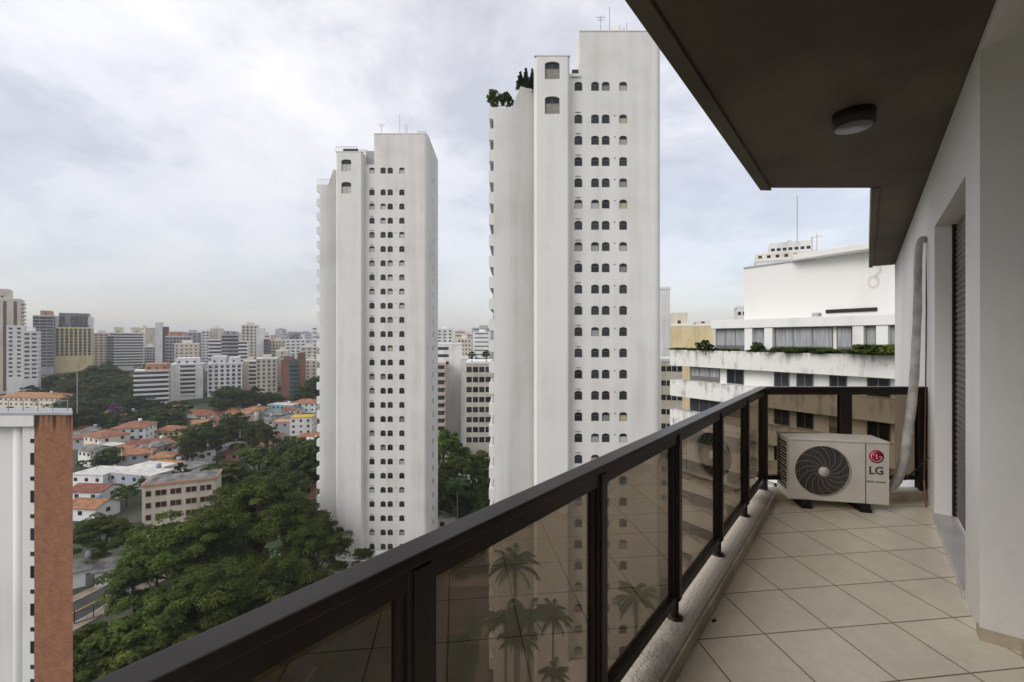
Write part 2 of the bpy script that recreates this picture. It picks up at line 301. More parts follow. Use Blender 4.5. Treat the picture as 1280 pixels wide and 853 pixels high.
def arch(cx, z0, w, h, rise=0.3, n=8):
    hw = w / 2; pts = [(cx - hw, z0), (cx + hw, z0), (cx + hw, z0 + h - rise)]
    for k in range(1, n): a = math.pi * k / n; pts.append((cx + hw * math.cos(a), z0 + h - rise + rise * math.sin(a)))
    pts.append((cx - hw, z0 + h - rise)); return pts
def window_meshes(w, h, rise, t=0.06, bars=True):
    """frame, pane, blind meshes centred on x, foot at z=0, in the XZ plane"""
    o = arch(0, 0, w, h, rise); i = arch(0, t, w - 2 * t, h - 2 * t, max(rise - t * .5, 0.02)); fr = MB(); n = len(o)
    fr.add([(p[0], 0, p[1]) for p in o] + [(p[0], 0, p[1]) for p in i], [(k, (k + 1) % n, n + (k + 1) % n, n + k) for k in range(n)])
    fr.add([(p[0], 0, p[1]) for p in i] + [(p[0], 0.05, p[1]) for p in i], [(k, (k + 1) % n, n + (k + 1) % n, n + k) for k in range(n)])
    if bars: fr.box(-w / 2 + t, w / 2 - t, 0.004, 0.04, h * 0.62, h * 0.62 + 0.05)
    pn = MB(); pn.add([(p[0], 0.05, p[1]) for p in o], [tuple(range(n))])
    bl = MB(); bl.box(-w / 2 + t, w / 2 - t, 0.02, 0.045, t, h * 0.62)
    return fr, pn, bl
def sm01(x): x = max(0, min(1, x)); return x * x * (3 - 2 * x)
def gz(x, y):
    return 17 * sm01((y - 235) / 190) + 10 * sm01((y - 700) / 1500) + 0.8 * math.sin(x * 0.02) * sm01((y - 150) / 100)
def P(px, py, Y): return ((px - 640) / F * Y, Y, EYE + (HOR - py) / F * Y)
def PX(px, Y): return (px - 640) / F * Y
def PZ(py, Y): return EYE + (HOR - py) / F * Y

# ------------------------------------------------------------------ ground, roads, hills
def terrain():
    xs = [-9000, -5000, -3000, -2000, -1400] + list(range(-1000, 1001, 50)) + [1400, 2000, 3000, 5000, 9000]
    ys = [-600, -200, 0, 60, 100, 140] + list(range(180, 700, 20)) + [750, 850, 1000, 1300, 1700, 2200, 3000, 4500, 7000, 12000]
    v = [(x, y, gz(x, y)) for y in ys for x in xs]; n = len(xs)
    f = [(j * n + i, j * n + i + 1, (j + 1) * n + i + 1, (j + 1) * n + i) for j in range(len(ys) - 1) for i in range(n - 1)]
    tag(MB().add(v, f, True).build('ground', M['ground']), kind='structure')
terrain()
def strip(name, pts, w, z, m, th=0.0, kind='structure'):
    """flat ribbon (or raised strip when th) following pts"""
    mb = MB(); L_ = []; R_ = []
    for i, p in enumerate(pts):
        p = Vector(p); d = (Vector(pts[min(i + 1, len(pts) - 1)]) - Vector(pts[max(i - 1, 0)])).normalized(); nn = Vector((-d.y, d.x))
        L_.append(p + nn * w / 2); R_.append(p - nn * w / 2)
    n = len(pts); zz = lambda q: gz(q.x, q.y) + z
    v = [(q.x, q.y, zz(q)) for q in R_] + [(q.x, q.y, zz(q)) for q in L_]; f = [(i, i + 1, n + i + 1, n + i) for i in range(n - 1)]
    if th:
        v += [(q.x, q.y, zz(q) - th) for q in R_] + [(q.x, q.y, zz(q) - th) for q in L_]
        f += [(i, 2 * n + i, 2 * n + i + 1, i + 1) for i in range(n - 1)] + [(n + i, n + i + 1, 3 * n + i + 1, 3 * n + i) for i in range(n - 1)]
    mb.add(v, f); o = mb.build(name, m); tag(o, kind=kind); return o
def GP(px, py, z=0): Y = (EYE - z) * F / (py - HOR); return (PX(px, Y), Y)
def patch(name, pts, z, m):
    mb = MB(); mb.prism([p for p in pts], z - 0.2, z); return tag(mb.build(name, m), kind='structure')
# lower-left street seen between the brick tower and the big trees
road = [GP(20, 800), GP(92, 766), GP(130, 746), GP(170, 722), GP(215, 703), GP(270, 690)]
strip('road', road, 9.5, 0.012, M['asphalt']); strip('lane_marking', road, 0.22, 0.018, M['yline'])
off = lambda pts, d: [(p[0] - d * 0.55, p[1] + d * 0.83) for p in pts]
strip('kerb', off(road, 5.4), 0.35, 0.14, M['kerb'], 0.14); strip('kerb', off(road, -5.4), 0.35, 0.14, M['kerb'], 0.14)
strip('pavement', off(road, 6.8), 2.4, 0.13, M['pave'], 0.13); strip('pavement', off(road, -6.9), 2.6, 0.13, M['pave'], 0.13)
# drive and gardens round the towers
patch('forecourt', [(-60, 30), (30, 30), (34, 62), (30, 120), (-14, 125), (-60, 100)][::1], 0.03, M['drive'])
patch('path', [(-13.5, 92), (-4.5, 92), (-4.5, 124), (-13.5, 124)], 0.05, M['pave'])
patch('lawn', [(-9.6, 53), (-5.5, 53), (-4.6, 78), (-7.4, 83)], 0.07, M['grass'])
patch('path', [(-5.6, 66), (-3.6, 66), (-3.6, 82), (-5.0, 82)], 0.09, M['pave'])
isl = [(-22.5 + 7.5 * math.cos(a), 66.5 + 9.5 * math.sin(a)) for a in [k * math.pi / 16 for k in range(32)]]
patch('planting_island', isl, 0.10, M['grass']); strip('kerb', isl + isl[:2], 0.32, 0.2, M['kerb'], 0.2)
def hills():
    mb = MB(); rs = random.Random(4); n = 90
    for (Y, base, amp, sd) in ((5200, 30, 75, 1), (7000, 30, 120, 2)):
        pts = []
        for i in range(n):
            x = -9000 + 18000 * i / (n - 1)
            h = base + amp * (0.5 + 0.30 * math.sin(i * 0.31 + sd) + 0.2 * math.sin(i * 0.83 + sd * 2.1) + 0.08 * rs.uniform(-1, 1))
            pts.append((x, h))
        v = [(x, Y - 900, 20) for x, h in pts] + [(x, Y, h) for x, h in pts] + [(x, Y + 900, 20) for x, h in pts]
        f = [(i, i + 1, n + i + 1, n + i) for i in range(n - 1)] + [(n + i, n + i + 1, 2 * n + i + 1, 2 * n + i) for i in range(n - 1)]
        mb.add(v, f, True)
    tag(mb.build('hills', M['hill']), kind='structure')
hills()

# ------------------------------------------------------------------ the twin white towers
FR, PN, BL = window_meshes(1.12, 1.28, 0.32)
win_frame = FR.mesh('window_frame', M['frame']); win_pane = PN.mesh('window_pane', M['pane']); win_blind = BL.mesh('window_blind', M['blind'])
win_blind2 = BL.mesh('window_blind_cream', M['cream_blind'])
FR2, PN2, BL2 = window_meshes(2.05, 2.45, 0.35, 0.08)
FR2.box(-0.03, 0.03, 0.006, 0.045, 0.08, 2.2)
big_frame = FR2.mesh('tall_window_frame', M['frame']); big_pane = PN2.mesh('tall_window_pane', M['pane']); big_blind = BL2.mesh('tall_blind', M['cream_light'])
FR3, PN3, _ = window_meshes(0.95, 1.2, 0.1, 0.05, False)
slit_frame = FR3.mesh('slit_frame', M['frame']); slit_pane = PN3.mesh('slit_pane', M['pane'])
def tower(Xl, Y0, label, kind):
    rs = random.Random(kind); dx = -0.8 if kind == 1 else 0.0
    t = empty('apartment_tower', (Xl, Y0, 0), 0, label=label, cat='apartment tower', group='twin white apartment towers')
    W_, D = 24.3 if kind == 2 else 23.6, 13.0
    cx = [12.6 + dx, 14.95 + dx, 16.45 + dx, 18.9 + dx]
    x0, x1 = 11.25 + (-1.1 if kind == 1 else 0), 12.75 + (-0.5 if kind == 1 else 0)
    rows = [84.9] + [80.3 - 2.99 * k for k in range(26)]
    zs = [0.0]; hol = {}
    for r in rows[::-1]: zs += [r - 0.4, r + 1.7]
    # cells: stack of window strips with plain strips between
    zs = sorted(zs + [86.8]); xs = [x0, cx[0] - 0.9, cx[0] + 0.9, cx[1] - 0.72, cx[1] + 0.75, cx[2] + 0.8, cx[3] - 0.9, cx[3] + 0.9, W_ - 0.9]
    mb = MB(); cols = {1: 0, 3: 1, 4: 2, 6: 3}
    for j in range(len(zs) - 1):
        for r in rows:
            if abs(zs[j] - (r - 0.4)) < 1e-6:
                for i, c in cols.items(): hol[(i, j)] = arch(cx[c], r, 1.12, 1.28, 0.32)
    wall_holes(mb, xs, zs, hol, 0, 0.2)
    # upper block, rounded right corner, right flank with slit windows, back
    mb.add([(x1, 0, 86.8), (W_ - 0.9, 0, 86.8), (W_ - 0.9, 0, 93.2), (x1, 0, 93.2)], [(0, 1, 2, 3)])
    cor = [(W_ - 0.9 + 0.9 * math.sin(a), 0.9 - 0.9 * math.cos(a)) for a in [k * math.pi / 12 for k in range(7)]]
    for a, b in zip(cor[:-1], cor[1:]): mb.add([(a[0], a[1], 0), (b[0], b[1], 0), (b[0], b[1], 93.2), (a[0], a[1], 93.2)], [(0, 1, 2, 3)], True)
    mb.add([(W_, 0.9, 0), (W_, D, 0), (W_, D, 92.8), (W_, 0.9, 93.2)], [(0, 1, 2, 3)])
    mb.add([(W_, D, 0), (0.8, D, 0), (0.8, D, 86), (W_, D, 92.8)], [(0, 1, 2, 3)])
    mb.add([(x1, 0, 93.2), (W_ - 0.9, 0, 93.2)] + [(c[0], c[1], 93.2) for c in cor[1:]] + [(W_, D, 92.8), (x1, 3, 93.2)], [tuple(range(4 + len(cor) - 1))])
    mb.add([(x1, 0, 86.8), (x1, 0, 93.2), (x1, 3, 93.2), (x1, 3, 86.8)], [(0, 1, 2, 3)])
    mb.add([(x0, 0, 86.8), (x1, 0, 86.8), (x1, 6, 86.8), (x0, 6, 86.8)], [(0, 1, 2, 3)])
    mb.build('wall', M['tower'], t)
    # rounded coping along the roof edge
    MB().box(x1 - 0.05, W_ - 0.6, -0.06, 0.4, 93.2, 93.42).build('coping', M['tower'], t, bevel=0.05)
    # fin: the tall bright pier, with two tall windows
    fx0, fx1 = (6.4, 11.25) if kind == 2 else (4.6, 10.15); fz = 89.1 if kind == 2 else 89.0; fy = -1.1
    fb = MB(); fc = (fx0 + fx1) / 2 + (0.0 if kind == 2 else -0.6)
    wz = [81.1, 85.9] if kind == 2 else [80.3, 85.0]
    fzs = sorted([0, wz[0] - 0.5, wz[0] + 2.9, wz[1] - 0.4, wz[1] + 2.75, fz]); fh = {(1, 1): arch(fc, wz[0], 2.05, 2.45, 0.35), (1, 3): arch(fc, wz[1], 2.05, 2.45, 0.35)}
    wall_holes(fb, [fx0 + 0.3, fc - 1.5, fc + 1.5, fx1 - 0.3], fzs, fh, fy, 0.25)
    for (xa, ya, xb, yb) in ((fx0, fy + 0.3, fx0 + 0.3, fy), (fx1 - 0.3, fy, fx1, fy + 0.3), (fx0, 6, fx0, fy + 0.3), (fx1, fy + 0.3, fx1, 0 if kind == 2 else 0)):
        fb.add([(xa, ya, 0), (xb, yb, 0), (xb, yb, fz), (xa, ya, fz)], [(0, 1, 2, 3)])
    fb.add([(fx1, 0, 86), (fx1, 6, 86), (fx1, 6, fz), (fx1, 0, fz)], [(0, 1, 2, 3)])
    fb.add([(fx0, fy + .3, fz), (fx0 + .3, fy, fz), (fx1 - .3, fy, fz), (fx1, fy + .3, fz), (fx1, 6, fz), (fx0, 6, fz)], [tuple(range(6))])
    fb.build('pier', M['tower'], t)
    MB().box(fx0 - 0.05, fx1 + 0.05, fy - 0.06, fy + 0.35, fz, fz + 0.14).build('coping', M['tower'], t)
    for z in wz:
        w = link('tall_window', big_frame, t, (fc, fy + 0.2, z)); link('pane', big_pane, w)
        link('blind', big_blind, w)
    # curved left body with the stepped, sloping roofline
    pts = [(0.65 + (fx0 - 0.65) * k / 14, 0.25 + 2.1 * (k / 14) ** 2.0) for k in range(15)]
    def top(x):
        a, b = fx0 * 0.5, fx0 * 0.70
        return 82.7 if x < a else (86.2 if x > b else 82.7 + 3.5 * (x - a) / (b - a))
    xs2 = sorted(set([p[0] for p in pts] + [fx0 * 0.5, fx0 * 0.70])); cy = lambda x: 0.25 + 2.1 * ((x - 0.65) / (fx0 - 0.65)) ** 2.0
    lb = MB(); vv = [(x, cy(x), 0) for x in xs2] + [(x, cy(x), top(x)) for x in xs2] + [(x, 9, top(x)) for x in xs2]; k = len(xs2)
    lb.add(vv, [(i, i + 1, k + i + 1, k + i) for i in range(k - 1)], True); lb.add(vv, [(k + i, k + i + 1, 2 * k + i + 1, 2 * k + i) for i in range(k - 1)])
    lb.add([(0.65, 0.25, 0), (0.65, 0.25, 82.7), (0.65, D, 82.7), (0.65, D, 0)], [(0, 1, 2, 3)]); lb.build('curved_wall', M['tower'], t)
    # balconies biting the left edge: one parapet per floor, arched openings between
    bal = MB(); prof = [(0.65, 0), (0.22, 0.0), (0.05, 0.12), (0, 0.3), (0, 1.45), (0.12, 1.6), (0.65, 1.62)]; n = len(prof)
    v = [(p[0], 0.27, p[1]) for p in prof] + [(p[0], 9, p[1]) for p in prof]
    bal.add(v, [tuple(range(n))[::-1], tuple(range(n, 2 * n))] + [(i, (i + 1) % n, n + (i + 1) % n, n + i) for i in range(n)])
    bm = bal.mesh('balcony', M['tower']); dm = MB().box(0.56, 0.648, 0.9, 8, 0, 1.35).mesh('balcony_opening', M['pane'])
    for i in range(27):
        z = 81.1 - 2.99 * i
        b = link('balcony', bm, t, (0, 0, z)); link('opening', dm, b, (0, 0, -1.36))
    # window sashes
    for ri, r in enumerate(rows):
        for c in range(4):
            w = link('hooded_window' if c == 0 else 'window', win_frame, t, (cx[c], 0.13, r)); link('pane', win_pane, w)
            q = rs.random()
            if q < 0.30: link('blind', win_blind, w)
            elif q < 0.325: link('blind', win_blind2, w)
        if ri:
            link('vent', vent_mesh, t, (cx[0] - 0.05, 0, r + 1.52))
            link('wall_vent', vent2_mesh, t, (cx[2] + 1.25, 0, r + 1.05))
    if kind == 1:
        for r in rows[:-1]:
            w = link('slit_window', slit_frame, t, (W_ + 0.01, 6.2, r), (0, 0, R(90))); link('pane', slit_pane, w, (0, -0.045, 0))
    # roof pieces
    if kind == 2:
        MB().box(x0 - 0.1, x1 + 0.1, -0.25, 1, 86.8, 87.2).build('planter', M['tower'], t)
        MB().box(x0 + 0.6, x1, 1.2, 1.3, 87.2, 88.6).build('roof_opening', M['pane'], t)
        MB().tube([(18.6, 1.5, 93.2), (18.6, 1.5, 94.9)], 0.24, 10).build('vent_pipe', M['cream'], t)
        ant = ((16.0, 1.5, 3.2), (17.3, 1.5, 4.6), (19.5, 2.0, 1.9), (19.9, 2.0, 2.6))
    else:
        rb = MB(); rb.bar((fx0, fy + .1, fz + 1.1), (fx1 - 1, fy + .1, fz + 1.1), 0.06)
        for q in range(8): rb.bar((fx0 + q * 0.62, fy + .1, fz), (fx0 + q * 0.62, fy + .1, fz + 1.1), 0.05)
        rb.build('roof_railing', M['frame'], t); MB().box(fx0 + 1.0, fx0 + 4.2, 0.3, 0.4, fz, fz + 1.25).build('glass_screen', M['pane'], t)
        MB().box(fx1 - 1.2, fx1 + 0.3, 0.5, 3, 87, 90.2).build('roof_room', M['tower'], t); MB().box(fx1 - 0.8, x1 + 0.4, 0.6, 3, 86.8, 89.9).build('roof_room', M['grey'], t)
        MB().box(W_ - 2.4, W_ - 0.5, 0.3, 4, 93.2, 94.0).build('roof_box', M['tower'], t)
        lr = MB(); lr.bar((0.2, 0.4, 83.8), (3, 0.4, 83.8), 0.05)
        for q in range(6): lr.bar((0.2 + q * 0.5, 0.4, 82.7), (0.2 + q * 0.5, 0.4, 83.8), 0.05)
        lr.build('roof_railing', M['steel'], t)
        ant = ((13.4, 1.5, 2.8), (17.3, 1.5, 4.8), (18.5, 1.5, 2.8), (18.9, 1.5, 2.8))
    for i, (x, y, h) in enumerate(ant):
        a = MB(); a.bar((x, y, 93.2), (x, y, 93.2 + h), 0.07)
        if i == 0:
            a.bar((x - 0.7, y, 93.2 + h - .1), (x + 0.7, y, 93.2 + h - .1), 0.05); a.bar((x - 0.45, y, 93.2 + h - .5), (x + 0.45, y, 93.2 + h - .5), 0.05)
        a.build('antenna', M['steel'], t)
    return t
vent_mesh = MB().box(-0.38, 0.38, -0.07, 0.0, 0, 0.07).mesh('vent_hood', M['frame'])
vent2_mesh = MB().box(-0.1, 0.1, -0.04, 0.0, 0, 0.14).mesh('wall_vent', M['frame'])
tw2 = tower(PX(611, 64), 64.0, 'larger nearer white tower with arched windows and cypresses on its roof', 2)
tw1 = tower(PX(395, 96), 96.0, 'smaller farther white tower with a railing and dark glass on its pier top', 1)
# raised terrace at the foot of each tower
def terrace(name, X, Y, w, d, h, label):
    t = empty(name, (X, Y, 0), 0, label=label, cat='terrace'); mb = MB(); mb.box(0, w, 0, d, 0, h - 0.9).build('base', M['tower'], t)
    p = MB(); p.prism([(0, 0), (w * 0.45, 0), (w * 0.75, d * 0.55), (w, d * 0.55), (w, d * 0.55 + 0.25), (w * 0.74, d * 0.55 + 0.25), (w * 0.44, 0.25), (0, 0.25)], h - 0.9, h)
    p.build('parapet', M['tower'], t, bevel=0.03); return t
terrace('terrace', -36.0, 89.5, 16, 6.3, 6.4, 'low white terrace with a diagonal parapet at the foot of the farther tower')
terrace('terrace', PX(706, 62), 55.5, 12, 8.0, 6.2, 'low pale terrace at the foot of the nearer tower, seen through the brown glass')

# ------------------------------------------------------------------ trees
def quads_to_mesh(name, c, u, v, m, extra=None):
    """c,u,v arrays (N,3): quad centres and half axes"""
    n = len(c); co_ = np.empty((n, 4, 3)); co_[:, 0] = c - u - v * 0.6; co_[:, 1] = c + u * 0.6 - v; co_[:, 2] = c + u + v * 0.6; co_[:, 3] = c - u * 0.6 + v
    me = bpy.data.meshes.new(name); me.vertices.add(4 * n); me.vertices.foreach_set('co', co_.ravel()); me.loops.add(4 * n); me.loops.foreach_set('vertex_index', np.arange(4 * n, dtype=np.int32))
    me.polygons.add(n); me.polygons.foreach_set('loop_start', np.arange(0, 4 * n, 4, dtype=np.int32)); me.materials.append(m); me.update(calc_edges=True); me.validate(); return me
def leaves(rg, cen, rad, per, leaf, flat=0.55, up=0.8):
    """leaf quads on ellipsoidal clumps"""
    k = len(cen); ci = np.repeat(np.arange(k), per); n = len(ci)
    d = rg.normal(size=(n, 3)); d /= np.linalg.norm(d, axis=1)[:, None]; d[:, 2] = np.where(d[:, 2] < -0.3, -d[:, 2], d[:, 2])
    rr = rad[ci] * rg.uniform(0.72, 1.06, n) * (1 + 0.18 * np.sin(d[:, 0] * 7 + ci) * np.cos(d[:, 1] * 6 + ci * 2))
    c = cen[ci] + d * rr[:, None] * np.array([1, 1, flat])
    nr = d * 0.7 + np.array([0, 0, up]) + rg.normal(size=(n, 3)) * 0.55; nr /= np.linalg.norm(nr, axis=1)[:, None]
    a = rg.normal(size=(n, 3)); u = np.cross(nr, a); u /= np.linalg.norm(u, axis=1)[:, None]; v = np.cross(nr, u); s = leaf * rg.uniform(0.6, 1.25, n)[:, None]
    return c, u * s, v * s * 0.7
def crown(seed, Rr, H, nl, per, leaf, m, shape='umbrella', flat=0.5):
    """a crown: nl main lobes on a dome, each made of smaller clumps"""
    rg = np.random.default_rng(seed); cen = []; rad = []; tips = []
    for i in range(nl):
        a = 2.4 * i + rg.uniform(-.3, .3); q = math.sqrt((i + 0.5) / nl)
        if shape == 'umbrella': rad_ = Rr * 0.84 * q; z = H * (0.97 - 0.50 * q ** 2.4 + rg.uniform(-.12, .05))
        elif shape == 'round': rad_ = Rr * 0.62 * math.sin(q * 2.2); z = H * (0.60 + 0.30 * math.cos(q * 2.7))
        else: rad_ = Rr * 0.25 * rg.uniform(0, 1); z = H * (0.10 + 0.84 * i / nl); rad_ *= (1 - i / nl) + 0.1
        p = np.array([rad_ * math.cos(a), rad_ * math.sin(a), z]); tips.append(p); lr = Rr * rg.uniform(0.16, 0.27) * {'umbrella': 1, 'round': 1.7, 'column': 2.3 - 2.1 * i / nl}[shape]
        ns = 7
        for k in range(ns):
            o = rg.normal(size=3) * np.array([1, 1, 0.42]) * lr * 0.62; cen.append(p + o); rad.append(lr * rg.uniform(0.42, 0.72))
    cen = np.array(cen); rad = np.array(rad); c, u, v = leaves(rg, cen, rad, per, leaf, flat)
    return quads_to_mesh('crown', c, u, v, m), tips
def trunk_mesh(seed, H, tips, r0, nb=9):
    rg = random.Random(seed); mb = MB(); fz = H * 0.38
    mb.tube([(0, 0, -0.5), (0.1, 0, fz * 0.5), (0.0, 0.1, fz)], [r0 * 1.3, r0, r0 * 0.8], 8)
    for p in tips[::max(1, len(tips) // nb)]:
        mid = (p[0] * 0.4 + rg.uniform(-.3, .3), p[1] * 0.4, fz + (p[2] - fz) * 0.55)
        mb.tube([(0, 0, fz * 0.85), mid, tuple(p)], [r0 * 0.55, r0 * 0.33, r0 * 0.1], 6)
    return mb.mesh('trunk', M['bark'])
def kind_of_tree(seed, Rr, H, nl, per, leaf, m, shape='umbrella', r0=0.4, flat=0.5):
    me, tips = crown(seed, Rr, H, nl, per, leaf, m, shape, flat); return me, trunk_mesh(seed, H, tips, r0)
K = {'big1': kind_of_tree(1, 15, 22, 38, 400, 0.18, M['leaf'], r0=0.9, flat=0.45), 'big2': kind_of_tree(2, 11, 19, 30, 330, 0.17, M['leaf'], r0=0.7, flat=0.5),
     'mid1': kind_of_tree(3, 6, 12, 18, 130, 0.24, M['leaf']), 'mid2': kind_of_tree(4, 6, 12, 17, 130, 0.24, M['leaf_dark'], 'round', flat=0.7),
     'mid3': kind_of_tree(5, 6, 11, 15, 130, 0.24, M['leaf_dark'], 'umbrella', flat=0.6), 'shrub': kind_of_tree(6, 2.2, 2.8, 7, 60, 0.17, M['leaf'], 'round', 0.08, 0.8),
     'cypress': kind_of_tree(7, 1.3, 7.5, 26, 60, 0.13, M['leaf_dark'], 'column', 0.12, 1.3), 'bloom': kind_of_tree(8, 5, 8, 10, 70, 0.33, M['flower'])}
def tree(kind, px, pytop, Y, s=None, label='', group=None, name='tree', z=None, sx=1.0, X=None, cat='tree', rz=None):
    base = gz(PX(px, Y), Y) if z is None else z; x = PX(px, Y) if X is None else X
    H = {'big1': 23.5, 'big2': 20.5, 'mid1': 13, 'mid2': 12.6, 'mid3': 12, 'shrub': 3.0, 'cypress': 7.8, 'bloom': 8.6}[kind]
    if s is None: s = max(0.3, (PZ(pytop, Y) - base) / H)
    t = empty(name, (x, Y, base), rz if rz is not None else (px * 1.7) % 6.28, label=label, cat=cat, group=group)
    t.scale = (s * sx, s * sx, s)
    c, k = K[kind]; link('crown', c, t); link('trunk', k, t); return t
def palm_meshes(seed, n=24, L_=3.0):
    rg = random.Random(seed); V = []; Fc = []
    for i in range(n):
        a = 2.4 * i; el = rg.uniform(-0.35, 1.15); pts = []
        for k in range(9):
            q = k / 8; e = el - 1.5 * q * q; pts.append((L_ * q, e))
        x = z = 0; prev = None; path = []
        for k in range(9):
            path.append((x, z)); e = el - 1.7 * (k / 8) ** 1.5; x += L_ / 8 * math.cos(e); z += L_ / 8 * math.sin(e)
        for k in range(len(path) - 1):
            (xa, za), (xb, zb) = path[k], path[k + 1]; wd = 0.62 * math.sin(math.pi * min(1, (k + 1.2) / 9.5)) + 0.08
            for j in range(3):
                q = j / 3; xx = xa + (xb - xa) * q; zz = za + (zb - za) * q
                for sd in (-1, 1):
                    p0 = (xx, 0, zz); p1 = (xx + 0.14, 0, zz + 0.02); p2 = (xx + 0.42, sd * wd, zz - wd * 0.55 + rg.uniform(-.08, .08))
                    b = len(V)
                    for p in (p0, p1, p2): V.append((p[0] * math.cos(a) - p[1] * math.sin(a), p[0] * math.sin(a) + p[1] * math.cos(a), p[2]))
                    Fc.append((b, b + 1, b + 2))
    return MB().add(V, Fc).mesh('fronds', M['leaf_palm'])
PALM = [palm_meshes(1), palm_meshes(2, 21, 2.7), palm_meshes(3, 27, 3.2)]
def palm(px, pyc, Y, label, v=0, s=1.0, group=None, lean=0.0, r=0.2, z0=0):
    zc = PZ(pyc, Y); X = PX(px, Y); t = empty('palm_tree', (X, Y, z0), px * 0.7, label=label, cat='palm tree', group=group); h = zc - z0
    MB().tube([(0, 0, -0.3), (lean * 0.4, 0, h * 0.5), (lean, 0, h)], [r * 1.3, r, r * 0.75], 8).build('trunk', M['palm_bark'], t)
    MB().tube([(lean, 0, h - 1.2), (lean, 0, h)], [r * 0.8, r * 0.5], 8).build('crownshaft', M['leaf_palm'], t)
    link('fronds', PALM[v], t, (lean, 0, h), None, (s, s, s)); return t

# ------------------------------------------------------------------ generic buildings
unit_win = MB().box(-0.5, 0.5, -0.06, 0.05, 0, 1).mesh('window', M['pane_far'])
unit_win_near = MB().box(-0.5, 0.5, -0.04, 0.05, 0, 1).mesh('window', M['pane'])
unit_cache = {}
def block(name, label, px0, px1, pytop, Y, D=14, m='pale', cols=4, ww=1.5, wh=1.3, rows=None, style='grid', rot=0, side=2, group=None, floor=3.0, cat='apartment block', trim='white_trim', x0f=0.0, x1f=1.0, tank=True, top=None, wside=None, base=None):
    X0, X1 = PX(px0, Y), PX(px1, Y); xc = (X0 + X1) / 2; th = math.atan2(-xc, Y); rot = rot + 0.85 * th; w = (X1 - X0) * math.cos(th) ; zb = gz(xc, Y) if base is None else base; H = PZ(pytop, Y) - zb
    c, s_ = math.cos(rot), math.sin(rot)
    t = empty(name, (xc, Y, zb), rot, label=label, cat=cat, group=group)
    hw = w / 2; MB().box(-hw, hw, 0, D, -2, H).build('wall', M[m], t)
    MB().box(-hw - 0.12, hw + 0.12, -0.12, D + .12, H, H + 0.55).build('roof_edge', M[trim], t)
    if tank: MB().box(-w * 0.22, w * 0.2, D * 0.3, D * 0.7, H + 0.55, H + 0.55 + 2.6).build('roof_tank', M[m], t)
    nr = rows or int((H - 1) / floor); nr = min(nr, int((H - 0.5) / floor)); a0, a1 = -hw + w * x0f, -hw + w * x1f
    lim = 98; um = unit_win if Y > 150 else unit_win_near
    sd = -1 if xc > 0 else 1          # the flank that faces the camera
    if style == 'grid' and cols:
        nr2 = min(nr, lim // (cols + (side or 0)))
        for r in range(nr2):
            z = H - 1.0 - wh - floor * r
            for k in range(cols): link('window', um, t, (a0 + (a1 - a0) * (k + 0.5) / cols, 0, z), None, (ww, 1, wh))
            for k in range(side or 0): link('window', um, t, (sd * hw, D * (k + 0.5) / side, z), (0, 0, R(90) * sd), (ww, 1, wh))
    elif style == 'bands':
        bm = MB().box(a0 - 0.3, a1 + 0.3, -1.0, 0, 0, 1.15).mesh('balcony', M[trim]); wm = MB().box(a0, a1, -0.07, 0.04, 0, floor - 1.5).mesh('window_band', M['pane_far'])
        for r in range(nr):
            z = H - 0.3 - floor * (r + 1); link('balcony', bm, t, (0, 0, z)); link('window_band', wm, t, (0, 0, z + 1.2))
            for k in range(side or 0): link('window', um, t, (sd * hw, D * (k + 0.5) / side, z + 1.1), (0, 0, R(90) * sd), (ww, 1, wh))
    elif style == 'stripes':
        for k in range(cols):
            x = a0 + (a1 - a0) * (k + 0.5) / cols; MB().box(x - ww / 2, x + ww / 2, -0.1, 0.05, 2, H - 1.5).build('dark_strip', M['purple'], t)
        for r in range(nr):
            z = H - 1.5 - floor * r - wh
            for k in range(side or 0): link('balcony', MBbal(D, sd, hw), t, (0, 0, z))
    if top:
        for (f0, f1, h, mm) in top:
            MB().box(-hw + w * f0, -hw + w * f1, 1, D - 1, H + 0.55, H + 0.55 + h).build('penthouse', M[mm], t)
            nwin = max(1, int(w * (f1 - f0) / 4))
            for k in range(nwin): link('penthouse_window', um, t, (-hw + w * (f0 + (f1 - f0) * (k + .5) / nwin), 1, H + 1.2), None, (1.3, 1, min(1.3, h * 0.5)))
    return t
def MBbal(D, sd, hw):
    k = ('bal', D, sd, hw)
    if k not in unit_cache: unit_cache[k] = MB().box(sd * hw, sd * (hw + 1.3), 1, D - 1, -0.6, 0.6).mesh('balcony', M['cream'])
    return unit_cache[k]
# far left cluster
block('apartment_block', 'tall cream block with dark purple vertical strips at the far left edge of the skyline', -14, 26, 374, 340, 20, 'cream', 3, 1.8, 1.2, style='stripes', side=1, top=[(0.2, 0.62, 7, 'cream')], tank=False)
block('apartment_block', 'taller white slab right in front of the cream block with purple strips', 8, 29, 408, 318, 16, 'offwhite', 2, 1.8, 1.3, side=0, tank=False, rows=12)
block('apartment_block', 'shorter white block with paired dark windows beside the white slab at far left', 29, 47.5, 415, 316, 14, 'offwhite', 2, 2.4, 1.3, side=2, rows=11)
block('office_tower', 'dark grey glass tower with a red box on its roof', 41, 67, 395, 430, 22, 'grey', 3, 4.2, 2.0, side=3, top=[(0.35, 0.85, 4.5, 'salmon')], tank=False, cat='office tower')
block('apartment_block', 'yellow and white block with a flat grey roof canopy, left of the wide white slab', 69, 115, 410, 450, 20, 'yellow', 8, 2.1, 2.6, side=2, top=[(0, 0.4, 11, 'pale'), (0.4, 0.62, 11, 'grey'), (0.62, 1.0, 11, 'pale'), (0.1, 0.9, 14, 'dgrey')], tank=False)
block('apartment_block', 'narrow pinkish white block beside the wide white slab', 117, 136, 417, 500, 18, 'pink', 3, 2.4, 1.4, side=1)
